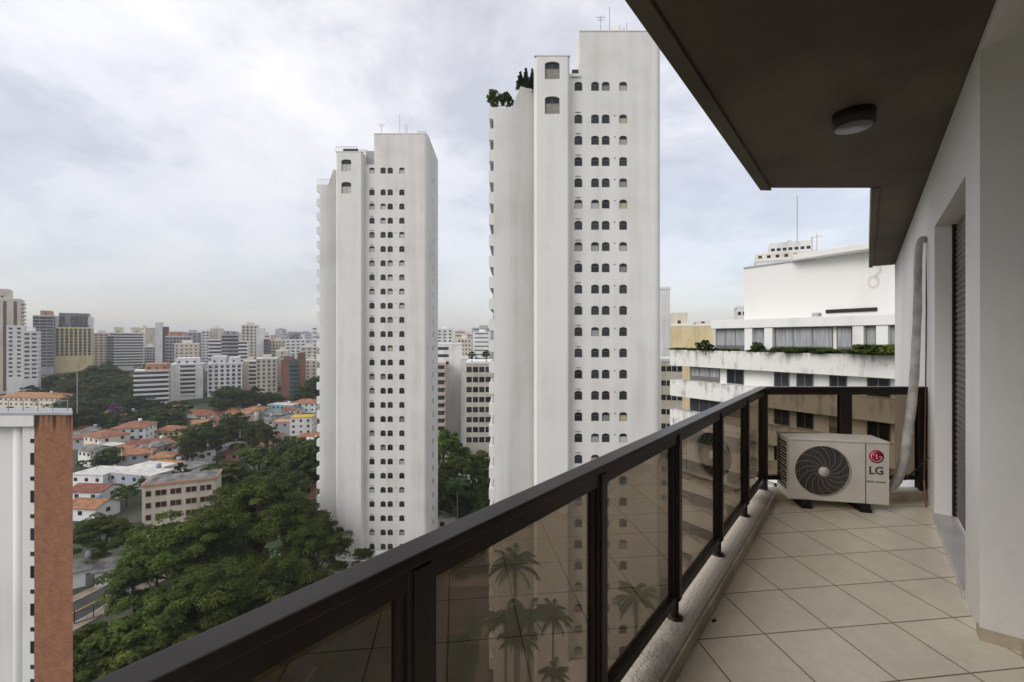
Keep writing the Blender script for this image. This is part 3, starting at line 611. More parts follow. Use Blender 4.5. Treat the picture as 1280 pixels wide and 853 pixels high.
block('apartment_block', 'wide white slab with thin dark window bands and two cream roof boxes', 143, 179, 417, 490, 18, 'pale', 2, style='bands', side=0, top=[(0, 0.25, 6, 'cream'), (0.62, 0.9, 6, 'cream')], tank=False)
block('office_block', 'low dark glass block under the wide white slab', 134, 144, 420, 495, 18, 'dgrey', 2, 3, 1.8, side=0, cat='office block')
block('office_block', 'low white office with a curved roof left of the slim white tower', 179, 194, 434, 520, 20, 'pale', 4, 2, 1.6, side=0, cat='office block')
block('apartment_tower', 'slim plain white tower standing above the left skyline', 194, 203, 404, 500, 12, 'offwhite', 0, side=0, tank=False)
block('apartment_tower', 'slim dark brown tower touching the slim white one', 203.3, 210, 409, 505, 12, 'brown', 1, 1.5, 1.5, side=0, tank=False)
block('apartment_block', 'block of white balconies and dark glass with a brick penthouse, right of the wood', 168, 211, 464, 292, 16, 'beige', 2, style='bands', side=2, top=[(0.3, 1.0, 4.0, 'salmon')], tank=False)
block('apartment_block', 'white block with long dark balcony bands and an arched window column', 213, 254, 456, 318, 20, 'offwhite', 1, style='bands', side=3, x0f=0.3, x1f=0.76, top=[(0.15, 0.85, 4, 'offwhite')], tank=False)
block('apartment_block', 'white block with small arched windows behind the round tree', 259.5, 303, 455, 330, 20, 'offwhite', 6, 1.9, 1.9, side=2, top=[(0.1, 0.5, 5, 'offwhite'), (0.6, 0.9, 4, 'offwhite')], tank=False)
block('apartment_block', 'cream and pink block with grey balconies, right of the white arched window block', 303.5, 321, 452, 345, 16, 'pink', 1, style='bands', side=1, x0f=.45, x1f=1)
block('apartment_block', 'beige block with two columns of dark windows', 320, 346, 449, 338, 18, 'beige', 4, 1.5, 1.7, side=2, rows=9)
block('apartment_block', 'narrow taller beige block right behind the beige windowed block', 345, 360, 439, 360, 14, 'beige', 1, 1.4, 1.2, side=0)
block('apartment_block', 'red brick block with teal glass balconies', 351.5, 381, 451, 322, 16, 'redbrick', 1, style='bands', side=2, x0f=0.35, x1f=0.75, trim='teal', top=[(0.1, 0.5, 2.5, 'redbrick'), (0.7, 1.0, 5, 'brown')], tank=False)
block('apartment_block', 'low cream block at the right of the red brick block', 381, 396, 451, 380, 14, 'cream', 2, 1.6, 1.4, side=0)
block('office_tower', 'wide blue grey glass tower with a reddish roof', 207, 238, 421, 420, 22, 'bluegrey', 7, 2.0, 1.7, side=0, top=[(0.1, 0.7, 4, 'salmon')], tank=False, cat='office tower')
block('apartment_block', 'cream block in front of the blue grey glass tower', 218, 248, 430, 372, 16, 'cream', 5, 1.2, 1.2, side=2)
block('apartment_block', 'small grey block behind the blue grey tower', 229, 252, 416, 560, 16, 'grey', 4, 2.2, 1.5, side=0)
block('apartment_block', 'tall cream block with white side, left behind the stepped glass office', 252, 262, 414, 470, 16, 'pale', 2, 2.2, 1.1, side=0)
block('apartment_block', 'plain yellow cream block behind the stepped glass office', 262.5, 278, 411, 480, 16, 'cream', 1, 1, 1.1, side=0)
block('office_block', 'white office with dark window bands and a stepped glass centre', 261, 276.5, 425, 376, 18, 'pale', 1, style='bands', side=0, cat='office block', tank=False)
block('office_block', 'stepped grey glass centre of the office, with a blue sloping roof edge', 277, 298, 419, 374, 18, 'beige', 1, style='bands', side=0, cat='office block', trim='grey', top=[(0.2, 0.9, 2.5, 'bluegrey')], tank=False)
block('office_block', 'right wing of white office with dark window bands beside the glass centre', 298.5, 309, 427, 378, 18, 'pale', 1, style='bands', side=0, cat='office block', tank=False)
block('apartment_tower', 'tallest beige tower at the middle of the left skyline', 302, 322, 407, 440, 20, 'beige', 4, 1.6, 1.6, side=0)
block('apartment_tower', 'beige flank tower leaning on the tallest beige tower', 320, 329.5, 411, 432, 20, 'pale', 0, side=0, tank=False)
block('office_tower', 'narrow dark blue glass tower right of the tallest beige tower', 329.8, 335.5, 424, 420, 20, 'dgrey', 2, 1.6, 1.8, side=0, cat='office tower', tank=False)
block('apartment_block', 'cream block right of the narrow dark glass tower', 336, 356, 426, 440, 16, 'cream', 5, 1.4, 1.2, side=0)
block('office_block', 'bright white office with roof equipment above the red brick block', 357, 388, 425, 425, 18, 'offwhite', 5, 2.4, 1.2, side=0, top=[(0.15, 0.75, 5, 'offwhite'), (0.1, 0.6, 7, 'grey')], tank=False, cat='office block')
block('apartment_block', 'grey concrete block at the right end of the left skyline', 376, 397, 434, 395, 16, 'beige', 3, 2, 1.3, side=0)
# between the towers
block('apartment_tower', 'tall white block with one flank of small windows, between the two big towers', 545, 578, 431, 190, 26, 'offwhite', 1, 5.0, 1.2, rows=3, side=0, x0f=0, x1f=0.5, tank=False)
block('apartment_block', 'beige block with balconies hugging the farther tower', 530, 557, 455, 178, 12, 'pink', 2, style='bands', side=0, trim='pink', x0f=0.2, x1f=0.95, rows=9, tank=False)
block('apartment_block', 'bright white narrow block behind the square windowed office', 576, 585, 449, 185, 20, 'offwhite', 0, side=0, tank=False)
ob = block('office_block', 'beige office with square windows and a roof garden, left of the nearer tower', 582.5, 622, 455, 150, 22, 'beige', 5, 1.7, 1.75, rows=8, side=0, cat='office block', floor=3.3, tank=False)
block('apartment_block', 'small block with white upper floors, far between the towers', 546, 566, 412, 420, 16, 'pale', 3, 2.2, 1.3, side=0)
block('apartment_block', 'yellowish block far between the towers', 572, 589, 424, 330, 16, 'cream', 4, 1.2, 1.2, side=0)
block('apartment_block', 'beige block far behind the roof garden', 566, 574, 427, 360, 16, 'beige', 2, 1.2, 1.2, side=0)
# right of the near tower
block('apartment_tower', 'plain white tower showing just beside the right edge of the nearer tower', 806, 837.5, 362, 110, 12, 'offwhite', 0, side=0, tank=False)
block('apartment_block', 'cream block with small windows, low beside the nearer tower', 826, 853, 452, 95, 12, 'cream', 4, 0.9, 1.1, side=0, tank=False, rows=10)
block('apartment_block', 'yellow block with a cream penthouse left of the planted terrace', 838, 890, 408, 190, 16, 'yellow', 0, side=0, tank=False, top=[(0.0, 0.42, 5.2, 'cream'), (0.62, 0.95, 1.5, 'cream')])
block('apartment_block', 'small white block peeping over the left end of the white roof', 921, 940, 385, 120, 12, 'offwhite', 3, 0.8, 0.9, side=0, rows=2, tank=False)
t = block('apartment_tower', 'stepped cream tower rising behind the white roof, with a tall mast', 943, 1030, 325, 110, 14, 'offwhite', 13, 0.75, 1.1, side=0, rows=1, tank=False)
H0 = PZ(325, 110) + 0.55
for (a, b, z1, z2, mm) in ((950, 1018, H0, PZ(314, 110), 'cream'), (966, 1011, PZ(314, 110), PZ(301, 110), 'offwhite'), (985, 990, PZ(301, 110), PZ(299, 110), 'offwhite')):
    o = MB().box(PX(a, 110) - t.location.x, PX(b, 110) - t.location.x, 1.5, 10, z1 - t.location.z, z2 - t.location.z).build('upper_storey', M[mm], t)
    for k in range(7 if b > 1000 else 0): link('window', unit_win_near, t, (PX(a + (b - a) * (k + .5) / 7, 110) - t.location.x, 1.5, z1 - t.location.z + 0.45), None, (0.8, 1, 0.7))
mb = MB().bar((PX(997, 110) - t.location.x, 4, PZ(301, 110) - t.location.z), (PX(997, 110) - t.location.x, 4, PZ(240, 110) - t.location.z), 0.16); mb.build('mast', M['steel'], t)

# far filler skyline
rs = random.Random(11); fill_m = ['pale', 'cream', 'beige', 'offwhite', 'grey', 'bluegrey', 'pink']
for i in range(175):
    Y = rs.choice([rs.uniform(500, 900), rs.uniform(560, 2300)]); px = rs.choice([rs.uniform(-10, 402), rs.uniform(-10, 402), rs.uniform(-10, 402), rs.uniform(545, 614), rs.uniform(835, 935), rs.uniform(1100, 1125)])
    h = rs.uniform(14, 48) * (1 + 0.2 * (Y > 1200)); X = PX(px, Y); zb = gz(X, Y); zt = zb + h; w = rs.uniform(14, 34)
    if zt > 50 + (424 - 409) / F * Y: zt = 50 + (424 - rs.uniform(410, 424)) / F * Y
    mm = rs.choice(fill_m); o = empty('apartment_block', (X, Y, zb), rs.uniform(-.4, .4), label={'pale': 'small whitish', 'cream': 'small cream', 'beige': 'small beige', 'offwhite': 'small bright white', 'grey': 'small grey', 'bluegrey': 'small bluish grey', 'pink': 'small pinkish'}[mm] + ' block in the hazy far skyline', cat='apartment block', group='hazy blocks of the far skyline')
    b = MB(); H = zt - zb; b.box(-w / 2, w / 2, 0, 16, -3, H); b.box(-w * .2, w * .15, 4, 10, H, H + 3); b.build('wall', M[mm], o)
    nf = max(2, min(8, int(H / 5)))
    for r in range(nf): link('window_band', unit_win, o, (0, 0, H - 2.5 - (H - 4) * r / nf), None, (w * 0.8, 1, 1.3))

# ------------------------------------------------------------------ houses
def house(label, px, pyb, w, d, h, rot=0, m='cream', roof='hip', rm='roof_tile', rh=2.0, wins=(3, 1), Y=None, name='house', cat='house', over=0.5, wm=None, group=None):
    """px, pyb: where the middle of the front wall meets the street in the photo"""
    if Y is None:
        Y = 60.0
        for _ in range(4000):
            if PZ(pyb, Y) <= gz(PX(px, Y), Y): break
            Y += 0.5
    X = PX(px, Y); zb = gz(X, Y); t = empty(name, (X, Y, zb), rot, label=label, cat=cat, group=group); hw = w / 2
    MB().box(-hw, hw, 0, d, -2, h).build('wall', M[m], t)
    o = over
    if roof == 'hip':
        r = min(d, w) / 2; a, b = -hw - o, hw + o; c, e = -o, d + o; z = h + rh; rb = MB()
        v = [(a, c, h), (b, c, h), (b, e, h), (a, e, h)]
        v += [(a + r, d / 2, z), (b - r, d / 2, z)] if w >= d else [(0, c + r, z), (0, e - r, z)]
        f = [(0, 1, 5, 4), (1, 2, 5), (2, 3, 4, 5), (3, 0, 4)] if w >= d else [(0, 1, 4), (1, 2, 5, 4), (2, 3, 5), (3, 0, 4, 5)]
        v += [(a, c, h - .22), (b, c, h - .22), (b, e, h - .22), (a, e, h - .22)]; f += [(6, 7, 1, 0), (7, 8, 2, 1), (8, 9, 3, 2), (9, 6, 0, 3), (9, 8, 7, 6)]
        rb.add(v, f).build('roof', M[rm], t)
    elif roof == 'gable':
        a, b = -hw - o, hw + o; rb = MB(); v = [(a, -o, h), (b, -o, h), (b, d / 2, h + rh), (a, d / 2, h + rh), (b, d + o, h), (a, d + o, h)]
        v2 = [(x, y, z - 0.2) for x, y, z in v]
        rb.add(v + v2, [(0, 1, 2, 3), (3, 2, 4, 5), (6, 7, 1, 0), (7, 8, 2, 1), (8, 10, 4, 2), (11, 9, 3, 5), (9, 6, 0, 3), (7, 6, 9, 8), (8, 9, 11, 10)]).build('roof', M[rm], t)
        g = MB(); g.add([(-hw, 0, h), (-hw, d, h), (-hw, d / 2, h + rh - .1)], [(0, 2, 1)]); g.add([(hw, 0, h), (hw, d, h), (hw, d / 2, h + rh - .1)], [(0, 1, 2)]); g.build('gable_wall', M[m], t)
    else:
        MB().box(-hw - .15, hw + .15, -.15, d + .15, h, h + 0.35).build('roof', M[rm], t)
    q = int(abs(px * 7 + pyb * 3)) % 5
    if q < 2:
        tk = MB(); tk.tube([(hw * 0.3, d * 0.55, h + (rh * 0.7 if roof != 'flat' else 0.3)), (hw * 0.3, d * 0.55, h + (rh * 0.7 if roof != 'flat' else 0.3) + 1.5)], 0.75, 12); tk.build('water_tank', M['bluegrey' if q else 'pale'], t)
    elif q == 2: MB().bar((-hw * .3, d * .5, h), (-hw * .3, d * .5, h + rh + 2.4), 0.08).build('antenna', M['steel'], t)
    um = unit_win_near; nc, nr = wins; sd = 1 if X < 0 else -1
    for r in range(nr):
        z = 0.9 + 2.9 * r + (h - 2.9 * nr)
        if z + 1.2 > h: z = h - 1.8
        for k in range(nc): link('window', um, t, (-hw + w * (k + 0.5) / nc, 0, z), None, (1.25, 1, 1.15))
        for k in range(max(1, int(d / 4.5))): link('window', um, t, (sd * hw, d * (k + 0.5) / max(1, int(d / 4.5)), z), (0, 0, sd * R(90)), (1.25, 1, 1.15))
    return t
HS = [
 ('long two storey cream building under orange roofs, left of the wood', 36, 516, 52, 14, 9.5, -0.12, 'cream', 'hip', 'roof_tile', 2.6, (12, 2)),
 ('low orange roofed wing in front of the long cream building', 66, 523, 26, 9, 3.5, -0.12, 'cream', 'hip', 'roof_tile', 2.0, (4, 1)),
 ('cream two storey house with orange roof right behind the brick tower', 114, 570, 15, 11, 8.2, -0.45, 'cream', 'hip', 'roof_tile', 2.0, (3, 2)),
 ('white three level house with dark balconies and orange hip roof', 160, 560, 15, 14, 9.0, 0.35, 'offwhite', 'hip', 'roof_tile', 2.2, (4, 3)),
 ('pale yellow house with wide orange roof behind the white three level house', 183, 541, 19, 13, 5.6, 0.25, 'yellow', 'hip', 'roof_tile', 2.2, (5, 1)),
 ('yellow house with orange roof and a row of small windows', 207, 551, 14, 10, 4.6, 0.18, 'yellow', 'hip', 'roof_tile', 2.0, (5, 1)),
 ('small white house with faded walls under an orange roof', 190, 570, 12, 8, 4.8, 0.2, 'offwhite', 'gable', 'roof_tile', 1.8, (1, 1)),
 ('low orange roofed shed beside the faded white house', 222, 566, 9, 7, 3.0, 0.2, 'pink', 'gable', 'roof_tile', 1.4, (2, 1)),
 ('wide cream house with the largest orange roof, below the white balcony block', 245, 531, 26, 13, 5.0, 0.12, 'cream', 'hip', 'roof_tile', 2.8, (6, 1)),
 ('cream house with orange roof right of the largest orange roof', 276, 527, 20, 12, 5.5, -0.1, 'cream', 'hip', 'roof_tile', 2.4, (4, 1)),
 ('cream house with a grey roof left of the largest orange roof', 224, 533, 22, 12, 4.2, 0.15, 'yellow', 'hip', 'roof_grey', 2.2, (4, 1)),
 ('small cream house with orange roof tip beside the round park tree', 311, 528, 12, 12, 7.0, -0.2, 'cream', 'hip', 'roof_tile', 1.8, (2, 1)),
 ('grey roofed hall left of the light blue house', 334, 528, 22, 12, 4.5, -0.1, 'dgrey', 'hip', 'roof_grey', 2.0, (3, 1)),
 ('light blue flat roofed house', 350, 520, 20, 10, 6.5, -0.12, 'blue', 'flat', 'roof_white', 0, (6, 1)),
 ('bare grey concrete house with a reddish upper floor', 356, 545, 14, 9, 7.0, 0.15, 'grey', 'flat', 'salmon', 0, (3, 1)),
 ('cream and yellow three level house with open floors', 376, 545, 12.5, 10, 9.3, 0.2, 'pale', 'flat', 'ochre', 0, (3, 3)),
 ('white house with orange roof beside the farther tower', 379, 517, 17, 11, 6.5, 0.1, 'offwhite', 'hip', 'roof_tile', 2.2, (4, 2)),
 ('small orange roof house behind the light blue house', 362, 514, 10, 8, 5.0, 0.0, 'salmon', 'gable', 'roof_tile', 1.5, (1, 1)),
 ('orange double roof among trees in the middle of the neighbourhood', 286, 577, 9.5, 7, 3.2, 0.1, 'salmon', 'hip', 'roof_tile', 1.3, (2, 1)),
 ('white walled building with orange front roof behind the school', 222, 606, 13, 8, 5.4, -0.25, 'offwhite', 'flat', 'roof_grey', 0, (2, 1)),
 ('long low orange roof behind the school', 208, 595, 14, 6, 3.8, -0.2, 'salmon', 'gable', 'roof_tile', 1.2, (2, 1)),
 ('wide white flat roofed building left of the school', 161, 613, 22, 14, 5.0, -0.25, 'bluegrey', 'flat', 'roof_white', 0, (4, 1)),
 ('white flat roofed house right beside the brick tower', 108, 612, 14, 10, 4.6, -0.1, 'offwhite', 'flat', 'roof_white', 0, (3, 1)),
 ('small white house with orange roof and two square windows', 106, 634, 12, 7, 4.6, -0.05, 'offwhite', 'gable', 'roof_tile', 1.4, (2, 1)),
 ('low orange roof partly hidden by the brick tower', 100, 652, 11, 7, 3.6, -0.1, 'offwhite', 'gable', 'roof_tile', 1.6, (1, 1)),
 ('tall narrow white house with white roof beside the farther tower', 384, 612, 9, 8, 9.3, 0.0, 'offwhite', 'flat', 'roof_white', 0, (2, 3)),
 ('salmon house with orange roof at the left foot of the farther tower', 376, 626, 10, 8, 4.2, 0.3, 'salmon', 'gable', 'roof_tile', 1.8, (2, 1)),
 ('low cream house with terracotta roof behind the wood', 70, 486, 34, 14, 5.0, 0.2, 'cream', 'gable', 'roof_tile', 4.0, (4, 1)),
 ('second terracotta roof above the wood, right of the cream one', 98, 480, 28, 14, 5.0, 0.0, 'salmon', 'gable', 'roof_tile', 4.0, (4, 1)),
 ('white walled house with orange roof below the yellow house', 240, 558, 12, 9, 3.6, 0.1, 'cream', 'hip', 'roof_tile', 1.6, (2, 1)),
 ('grey flat roofed house by the white garden wall', 306, 556, 13, 8, 3.8, 0.1, 'grey', 'flat', 'roof_grey', 0, (2, 1)),
 ('cream house with orange roof half hidden under the trees right of the park', 330, 556, 11, 8, 3.8, -0.1, 'cream', 'hip', 'roof_tile', 1.5, (2, 1)),
 ('low white shed under a grey roof by the street', 160, 728, 12, 6, 3.2, 0.55, 'white', 'gable', 'roof_grey', 1.4, (2, 1)),
 ('white cottage by the street next to the brick tower', 98, 735, 8, 6, 3.4, 0.55, 'white', 'gable', 'roof_grey', 1.4, (2, 1)),
]
for h_ in HS: h_ = list(h_); h_[3] *= 0.86; house(*h_)
rs = random.Random(23); taken = [(h_[1], h_[2]) for h_ in HS]; nh = 0
while nh < 46:
    px, py = rs.uniform(94, 392), rs.uniform(518, 592)
    if py > 575 and px > 265: continue
    if min(abs(px - a) / 13 + abs(py - b) / 7 for a, b in taken) < 1: continue
    taken.append((px, py)); nh += 1; ro = rs.choice(['hip', 'gable', 'hip', 'flat', 'gable']); rmn = 'roof_tile' if ro != 'flat' else rs.choice(['roof_white', 'roof_grey', 'roof_grey'])
    if ro != 'flat' and rs.random() < 0.2: rmn = 'roof_grey'
    house({'roof_tile': 'small house with an orange tile roof', 'roof_white': 'small house with a flat pale roof', 'roof_grey': 'small house with a grey roof'}[rmn] + ', packed among others on the slope', px, py, rs.uniform(7, 12), rs.uniform(6, 10), rs.uniform(3, 6.5), rs.uniform(-.4, .5),
          rs.choice(['cream', 'offwhite', 'pale', 'pink', 'yellow', 'beige', 'grey']), ro, rmn, rs.uniform(1.2, 2), (rs.randint(2, 3), 1), group='small packed houses on the slope')
# the school-like building with pink trim
sc = empty('school_building', (PX(237, 121), 117.5, 0), R(24), label='cream three storey building with pink trimmed grey roof and dark paired windows', cat='building')
MB().box(-7.9, 7.9, 0, 8, -1, 12.8).build('wall', M['school'], sc)
MB().box(-8.15, 8.15, -0.25, 8.25, 12.8, 13.45).build('cornice', M['salmon'], sc)
MB().add([(-7.9, 0, 13.46), (7.9, 0, 13.46), (7.9, 8, 13.46), (-7.9, 8, 13.46), (-5, 4, 14.5), (5, 4, 14.5)], [(0, 1, 5, 4), (1, 2, 5), (2, 3, 4, 5), (3, 0, 4)]).build('roof', M['roof_grey'], sc)
for r in range(4):
    for x in (-6.6, -4.6, -3.4, -1.5, -0.3, 1.8, 3.0, 4.9, 6.3):
        w = link('window', MB().box(-0.62, 0.62, -0.06, 0.02, 0, 1.5).mesh('window_frame', M['salmon']), sc, (x, 0, 10.2 - 3.0 * r)) if (r, x) == (0, -6.6) else link('window', wf, sc, (x, 0, 10.2 - 3.0 * r))
        if (r, x) == (0, -6.6): wf = w.data; wpn = MB().box(-0.5, 0.5, -0.08, -0.062, 0.12, 1.38).mesh('pane', M['pane'])
        link('pane', wpn, w)
# garden walls and a retaining wall
def gwall(name, a, b, h, label, m='white', th=0.25):
    t = MB().prism([(a[0], a[1]), (b[0], b[1]), (b[0] + 0.02, b[1] + th), (a[0] + 0.02, a[1] + th)], min(gz(*a), gz(*b)) - 0.5, max(gz(*a), gz(*b)) + h).build(name, M[m]); tag(t, label, 'wall'); return t
gwall('garden_wall', GP(277, 563), GP(322, 556), 3.0, 'long white garden wall in front of the park trees')
gwall('retaining_wall', GP(322, 558), GP(352, 547), 1.6, 'low pale wall running up right of the long white garden wall')
gwall('garden_wall', GP(176, 578), GP(262, 560), 2.2, 'grey mossy wall along the lane below the yellow house', 'grey')
gwall('street_wall', off(road, 9.5)[1], off(road, 9.5)[4], 2.6, 'dark grey wall along the far side of the street', 'dgrey')
strip('lane', [GP(176, 584), GP(262, 564), GP(330, 556), GP(390, 548)], 6, 0.02, M['asphalt'])
strip('lane', [GP(60, 600), GP(190, 590), GP(262, 562)], 5, 0.025, M['asphalt'])
for i, (px, py) in enumerate([(190, 588), (226, 576), (262, 566), (300, 560), (340, 556), (375, 552), (118, 592), (152, 590)]):
    x, y = GP(px, py); z = gz(x, y); t = empty('utility_pole', (x, y, z), 0.3, label='thin grey utility pole along the lane among the houses', cat='utility pole', group='utility poles along the lane')
    MB().tube([(0, 0, 0), (0, 0, 8.5)], [0.16, 0.11], 8).build('pole', M['concrete'], t); MB().box(-1.0, 1.0, -0.05, 0.05, 7.9, 8.05).build('crossarm', M['bark'], t)
# black fence and gate by the street
def fence(a, b, label, h=2.2, step=0.28, mm='bronze', big=2.2):
    a = Vector((a[0], a[1], 0)); b = Vector((b[0], b[1], 0)); L_ = (b - a).length; ang = math.atan2(b.y - a.y, b.x - a.x)
    t = empty('metal_fence', a, ang, label=label, cat='fence'); p = MB(); p.bar((0, 0, h - .1), (L_, 0, h - .1), 0.07); p.bar((0, 0, 0.2), (L_, 0, 0.2), 0.07)
    for k in range(int(L_ / step)): p.bar((k * step, 0, 0.2), (k * step, 0, h), 0.03)
    p.build('railing_panel', M[mm], t)
    n = max(2, int(L_ / big)); pm = MB().box(-0.07, 0.07, -0.07, 0.07, 0, h + .15).mesh('post', M[mm])
    for k in range(n + 1): link('post', pm, t, (L_ * k / n, 0, 0))
fence(GP(93, 781), GP(140, 766), 'black railing fence by the street beside the brick tower'); fence(GP(141, 766), GP(168, 752), 'black gate panel next to the white gate post')
MB().prism([GP(160, 772), GP(167, 768), GP(168, 745), GP(164, 745)], 0, 2.6).build('gate_pillar', M['white']).__setitem__('label', 'white gate pillar by the street under the trees')
bpy.data.objects['gate_pillar']['category'] = 'pillar'

# ------------------------------------------------------------------ brick and white tower at left
bt = empty('brick_tower', (PX(91, 36), 36, 0), 0, label='near tower of brown brick and white ribs at the left edge, cut by the frame', cat='apartment tower')
zt = PZ(519, 36); mb = MB(); mb.prism([(-3.05, 0), (0, 0), (-2.6, 2.6), (-5.6, 2.6)], -1, zt); mb.build('brick_wall', M['brick'], bt)
mb = MB(); mb.box(-4.25, -3.052, 0.25, 1.1, -1, zt - 0.45); mb.box(-7.4, -4.252, 0.7, 1.4, -1, zt - 0.45); mb.build('white_wall', M['white'], bt)
MB().tube([(-4.95, 0.72, -1), (-4.95, 0.72, zt - 0.5)], 0.38, 14).build('white_column', M['white'], bt)
MB().box(-7.5, -3.052, -0.05, 1.5, zt - 0.9, zt - 0.02).build('white_beam', M['white'], bt)
MB().prism([(-9, -0.06), (0.04, -0.06), (-2.6, 2.62), (-11.6, 2.62)], zt, zt + 0.16).build('coping', M['grey'], bt)
MB().box(-16, -7.35, 1.6, 3, -1, zt - 2.5).build('brick_wall', M['brick'], bt); MB().box(-16, -7.35, 1.2, 3, zt - 2.45, zt - 0.1).build('white_beam', M['white'], bt)
mb = MB(); mb.bar((-6.4, 1, zt + 1.0), (-1.3, 1, zt + 1.0), 0.04)
for k in range(5): mb.bar((-6.2 + k * 1.2, 1, zt), (-6.2 + k * 1.2, 1, zt + 1.0), 0.04)
mb.build('roof_railing', M['steel'], bt); MB().bar((-0.22, 0.6, zt), (-0.22, 0.6, zt + 3.4), 0.05).build('antenna', M['steel'], bt)
wa = MB().box(-0.16, 0.24, 0, 0.06, 0, 0.95).mesh('window', M['pane']); wb = MB().box(-0.16, 0.24, 0, 0.06, 0, 0.32).mesh('small_window', M['pane'])
for k in range(14):
    z = zt - 4.0 - 3.0 * k
    link('window', wa, bt, (-3.42, 0.2, z)); link('small_window', wb, bt, (-3.42, 0.2, z + 1.75))

# ------------------------------------------------------------------ neighbouring terraced building at right
A = Vector((16.1, 47.0)); dn = Vector((0.526, -0.850)); nb = empty('terraced_building', (A.x, A.y, 0), math.atan2(dn.y, dn.x), label='white terraced building with stained planter bands, right behind the balcony', cat='apartment building')
def S_of(px, setb=0.0):        # distance along that facade where a photo column meets it (setback in metres)
    q = (px - 640) / F; nx, ny = 0.850, 0.526; ax, ay = A.x + nx * setb, A.y + ny * setb
    return (q * ay - ax) / (dn.x - q * dn.y)
SL = 34.0
MB().box(2.2, SL, 0.9, 16, 0, 48.2).build('wall', M['offwhite'], nb)
def slab(z0, z1, s0=0.0, y0=0.0, name='planter_band', m='stained'):
    p = MB().prism([(s0, y0 + 0.3), (s0 + 0.3, y0), (SL, y0), (SL, 1.6), (s0, 1.6)], z0, z1).build(name, M[m], nb, bevel=0.04); return p
for k in range(15):
    zt_ = 48.9 - 3.08 * k; slab(zt_ - 1.62, zt_)
    link('floor_slab', MB().box(0.3, 3, 0.5, 6, zt_ - 1.3, zt_ - 1.05).mesh('floor_slab', M['offwhite']), nb)
def nwin(px0, px1, z0, z1, y, mm='pane', mull=1, setb=0.9, name='window'):
    s0, s1 = S_of(px0, setb), S_of(px1, setb); o = MB(); t_ = 0.06
    for (a, b, c, d) in ((s0, s1, z0, z0 + t_), (s0, s1, z1 - t_, z1), (s0, s0 + t_, z0 + t_, z1 - t_), (s1 - t_, s1, z0 + t_, z1 - t_)): o.box(a, b, y - 0.05, y + 0.05, c, d)
    for k in range(1, mull + 1): x = s0 + (s1 - s0) * k / (mull + 1); o.box(x - 0.03, x + 0.03, y - 0.045, y + 0.045, z0 + t_, z1 - t_)
    w = o.build(name, M['frame'], nb); MB().box(s0 + t_, s1 - t_, y - 0.02, y + 0.02, z0 + t_, z1 - t_).build('pane', M[mm], w)
    if mm == 'curtain': MB().box(s0 + t_, s1 - t_, y - 0.045, y - 0.024, z0 + t_, z0 + 0.45).build('rail', M['frame'], w)
    return w
for k in range(6):
    zb_ = 45.88 - 3.08 * k
    for i, (a, b) in enumerate(((863, 900), (909, 930), (968, 987), (996, 1017), (1037, 1059), (1084, 1113))):
        nwin(a, b, zb_ + 0.02, zb_ + 1.35, 0.86, 'curtain' if (i + 3 * k) % 7 == 0 else 'pane', 2 if i == 0 else 1)
# penthouse with glazing, planters, upper white volume and projecting roof
s5 = S_of(893, 1.6)
MB().box(s5, SL, 1.9, 15, 48.2, 51.0).build('penthouse_wall', M['offwhite'], nb); MB().box(s5 - 0.2, SL, 1.3, 15.2, 51.0, 51.78).build('roof_band', M['offwhite'], nb, bevel=0.03)
for (a, b, mu, mm) in ((895, 932, 2, 'curtain'), (942, 956, 0, 'curtain'), (969, 1041, 2, 'curtain'), (1046, 1065, 0, 'curtain'), (1082, 1096, 0, 'curtain'), (1110, 1122, 0, 'curtain')):
    nwin(a, b, 48.95, 50.95, 1.86, mm, mu, 1.86)
for px_ in (936, 961, 1073, 1103):
    s = S_of(px_, 1.5); MB().box(s - 0.35, s + 0.35, 1.4, 1.88, 48.2, 50.99).build('pillar', M['offwhite'], nb)
s6 = S_of(930, 5); MB().box(s6, SL, 5, 14, 51.78, 57.0).build('upper_wall', M['white'], nb)
s7 = S_of(984, 4.2); MB().prism([(s7, 4.9), (s7 + 0.6, 4.0), (SL, 2.4), (SL, 14), (s7, 14)], 57.0, 57.5).build('roof_slab', M['white'], nb, bevel=0.03)
MB().box(s6, s7 + 2, 4.9, 14, 57.0, 57.12).build('coping', M['grey'], nb)
MB().box(S_of(1032, 4.9), S_of(1096, 4.9), 4.9, 4.99, 52.2, 52.5).build('roof_slot', M['black'], nb)
MB().box(S_of(1016, 3.5), S_of(1024, 3.5), 3.3, 3.9, 51.78, 52.2).build('roof_vent', M['grey'], nb)
mb = MB(); s = S_of(1021, 6); mb.bar((s, 6, 57.5), (s, 6, 59.4), 0.035); mb.bar((s - .5, 6, 59.1), (s + .5, 6, 59.1), 0.03); mb.bar((s - 0.4, 6, 57.5), (s - .4, 6, 59.2), 0.045); mb.build('roof_antenna', M['salmon'], nb)
mb = MB(); s = S_of(1099, 4.9); mb.tube([(s, 4.85, 56.6), (s + .05, 4.84, 55.4), (s - .3, 4.83, 54.9)], 0.03, 5)
mb.tube([(s - .3 + .35 * math.cos(a) - .1, 4.82, 54.6 + .45 * math.sin(a)) for a in [k * .5 for k in range(14)]], 0.025, 5); mb.build('loose_cable', M['cream'], nb)
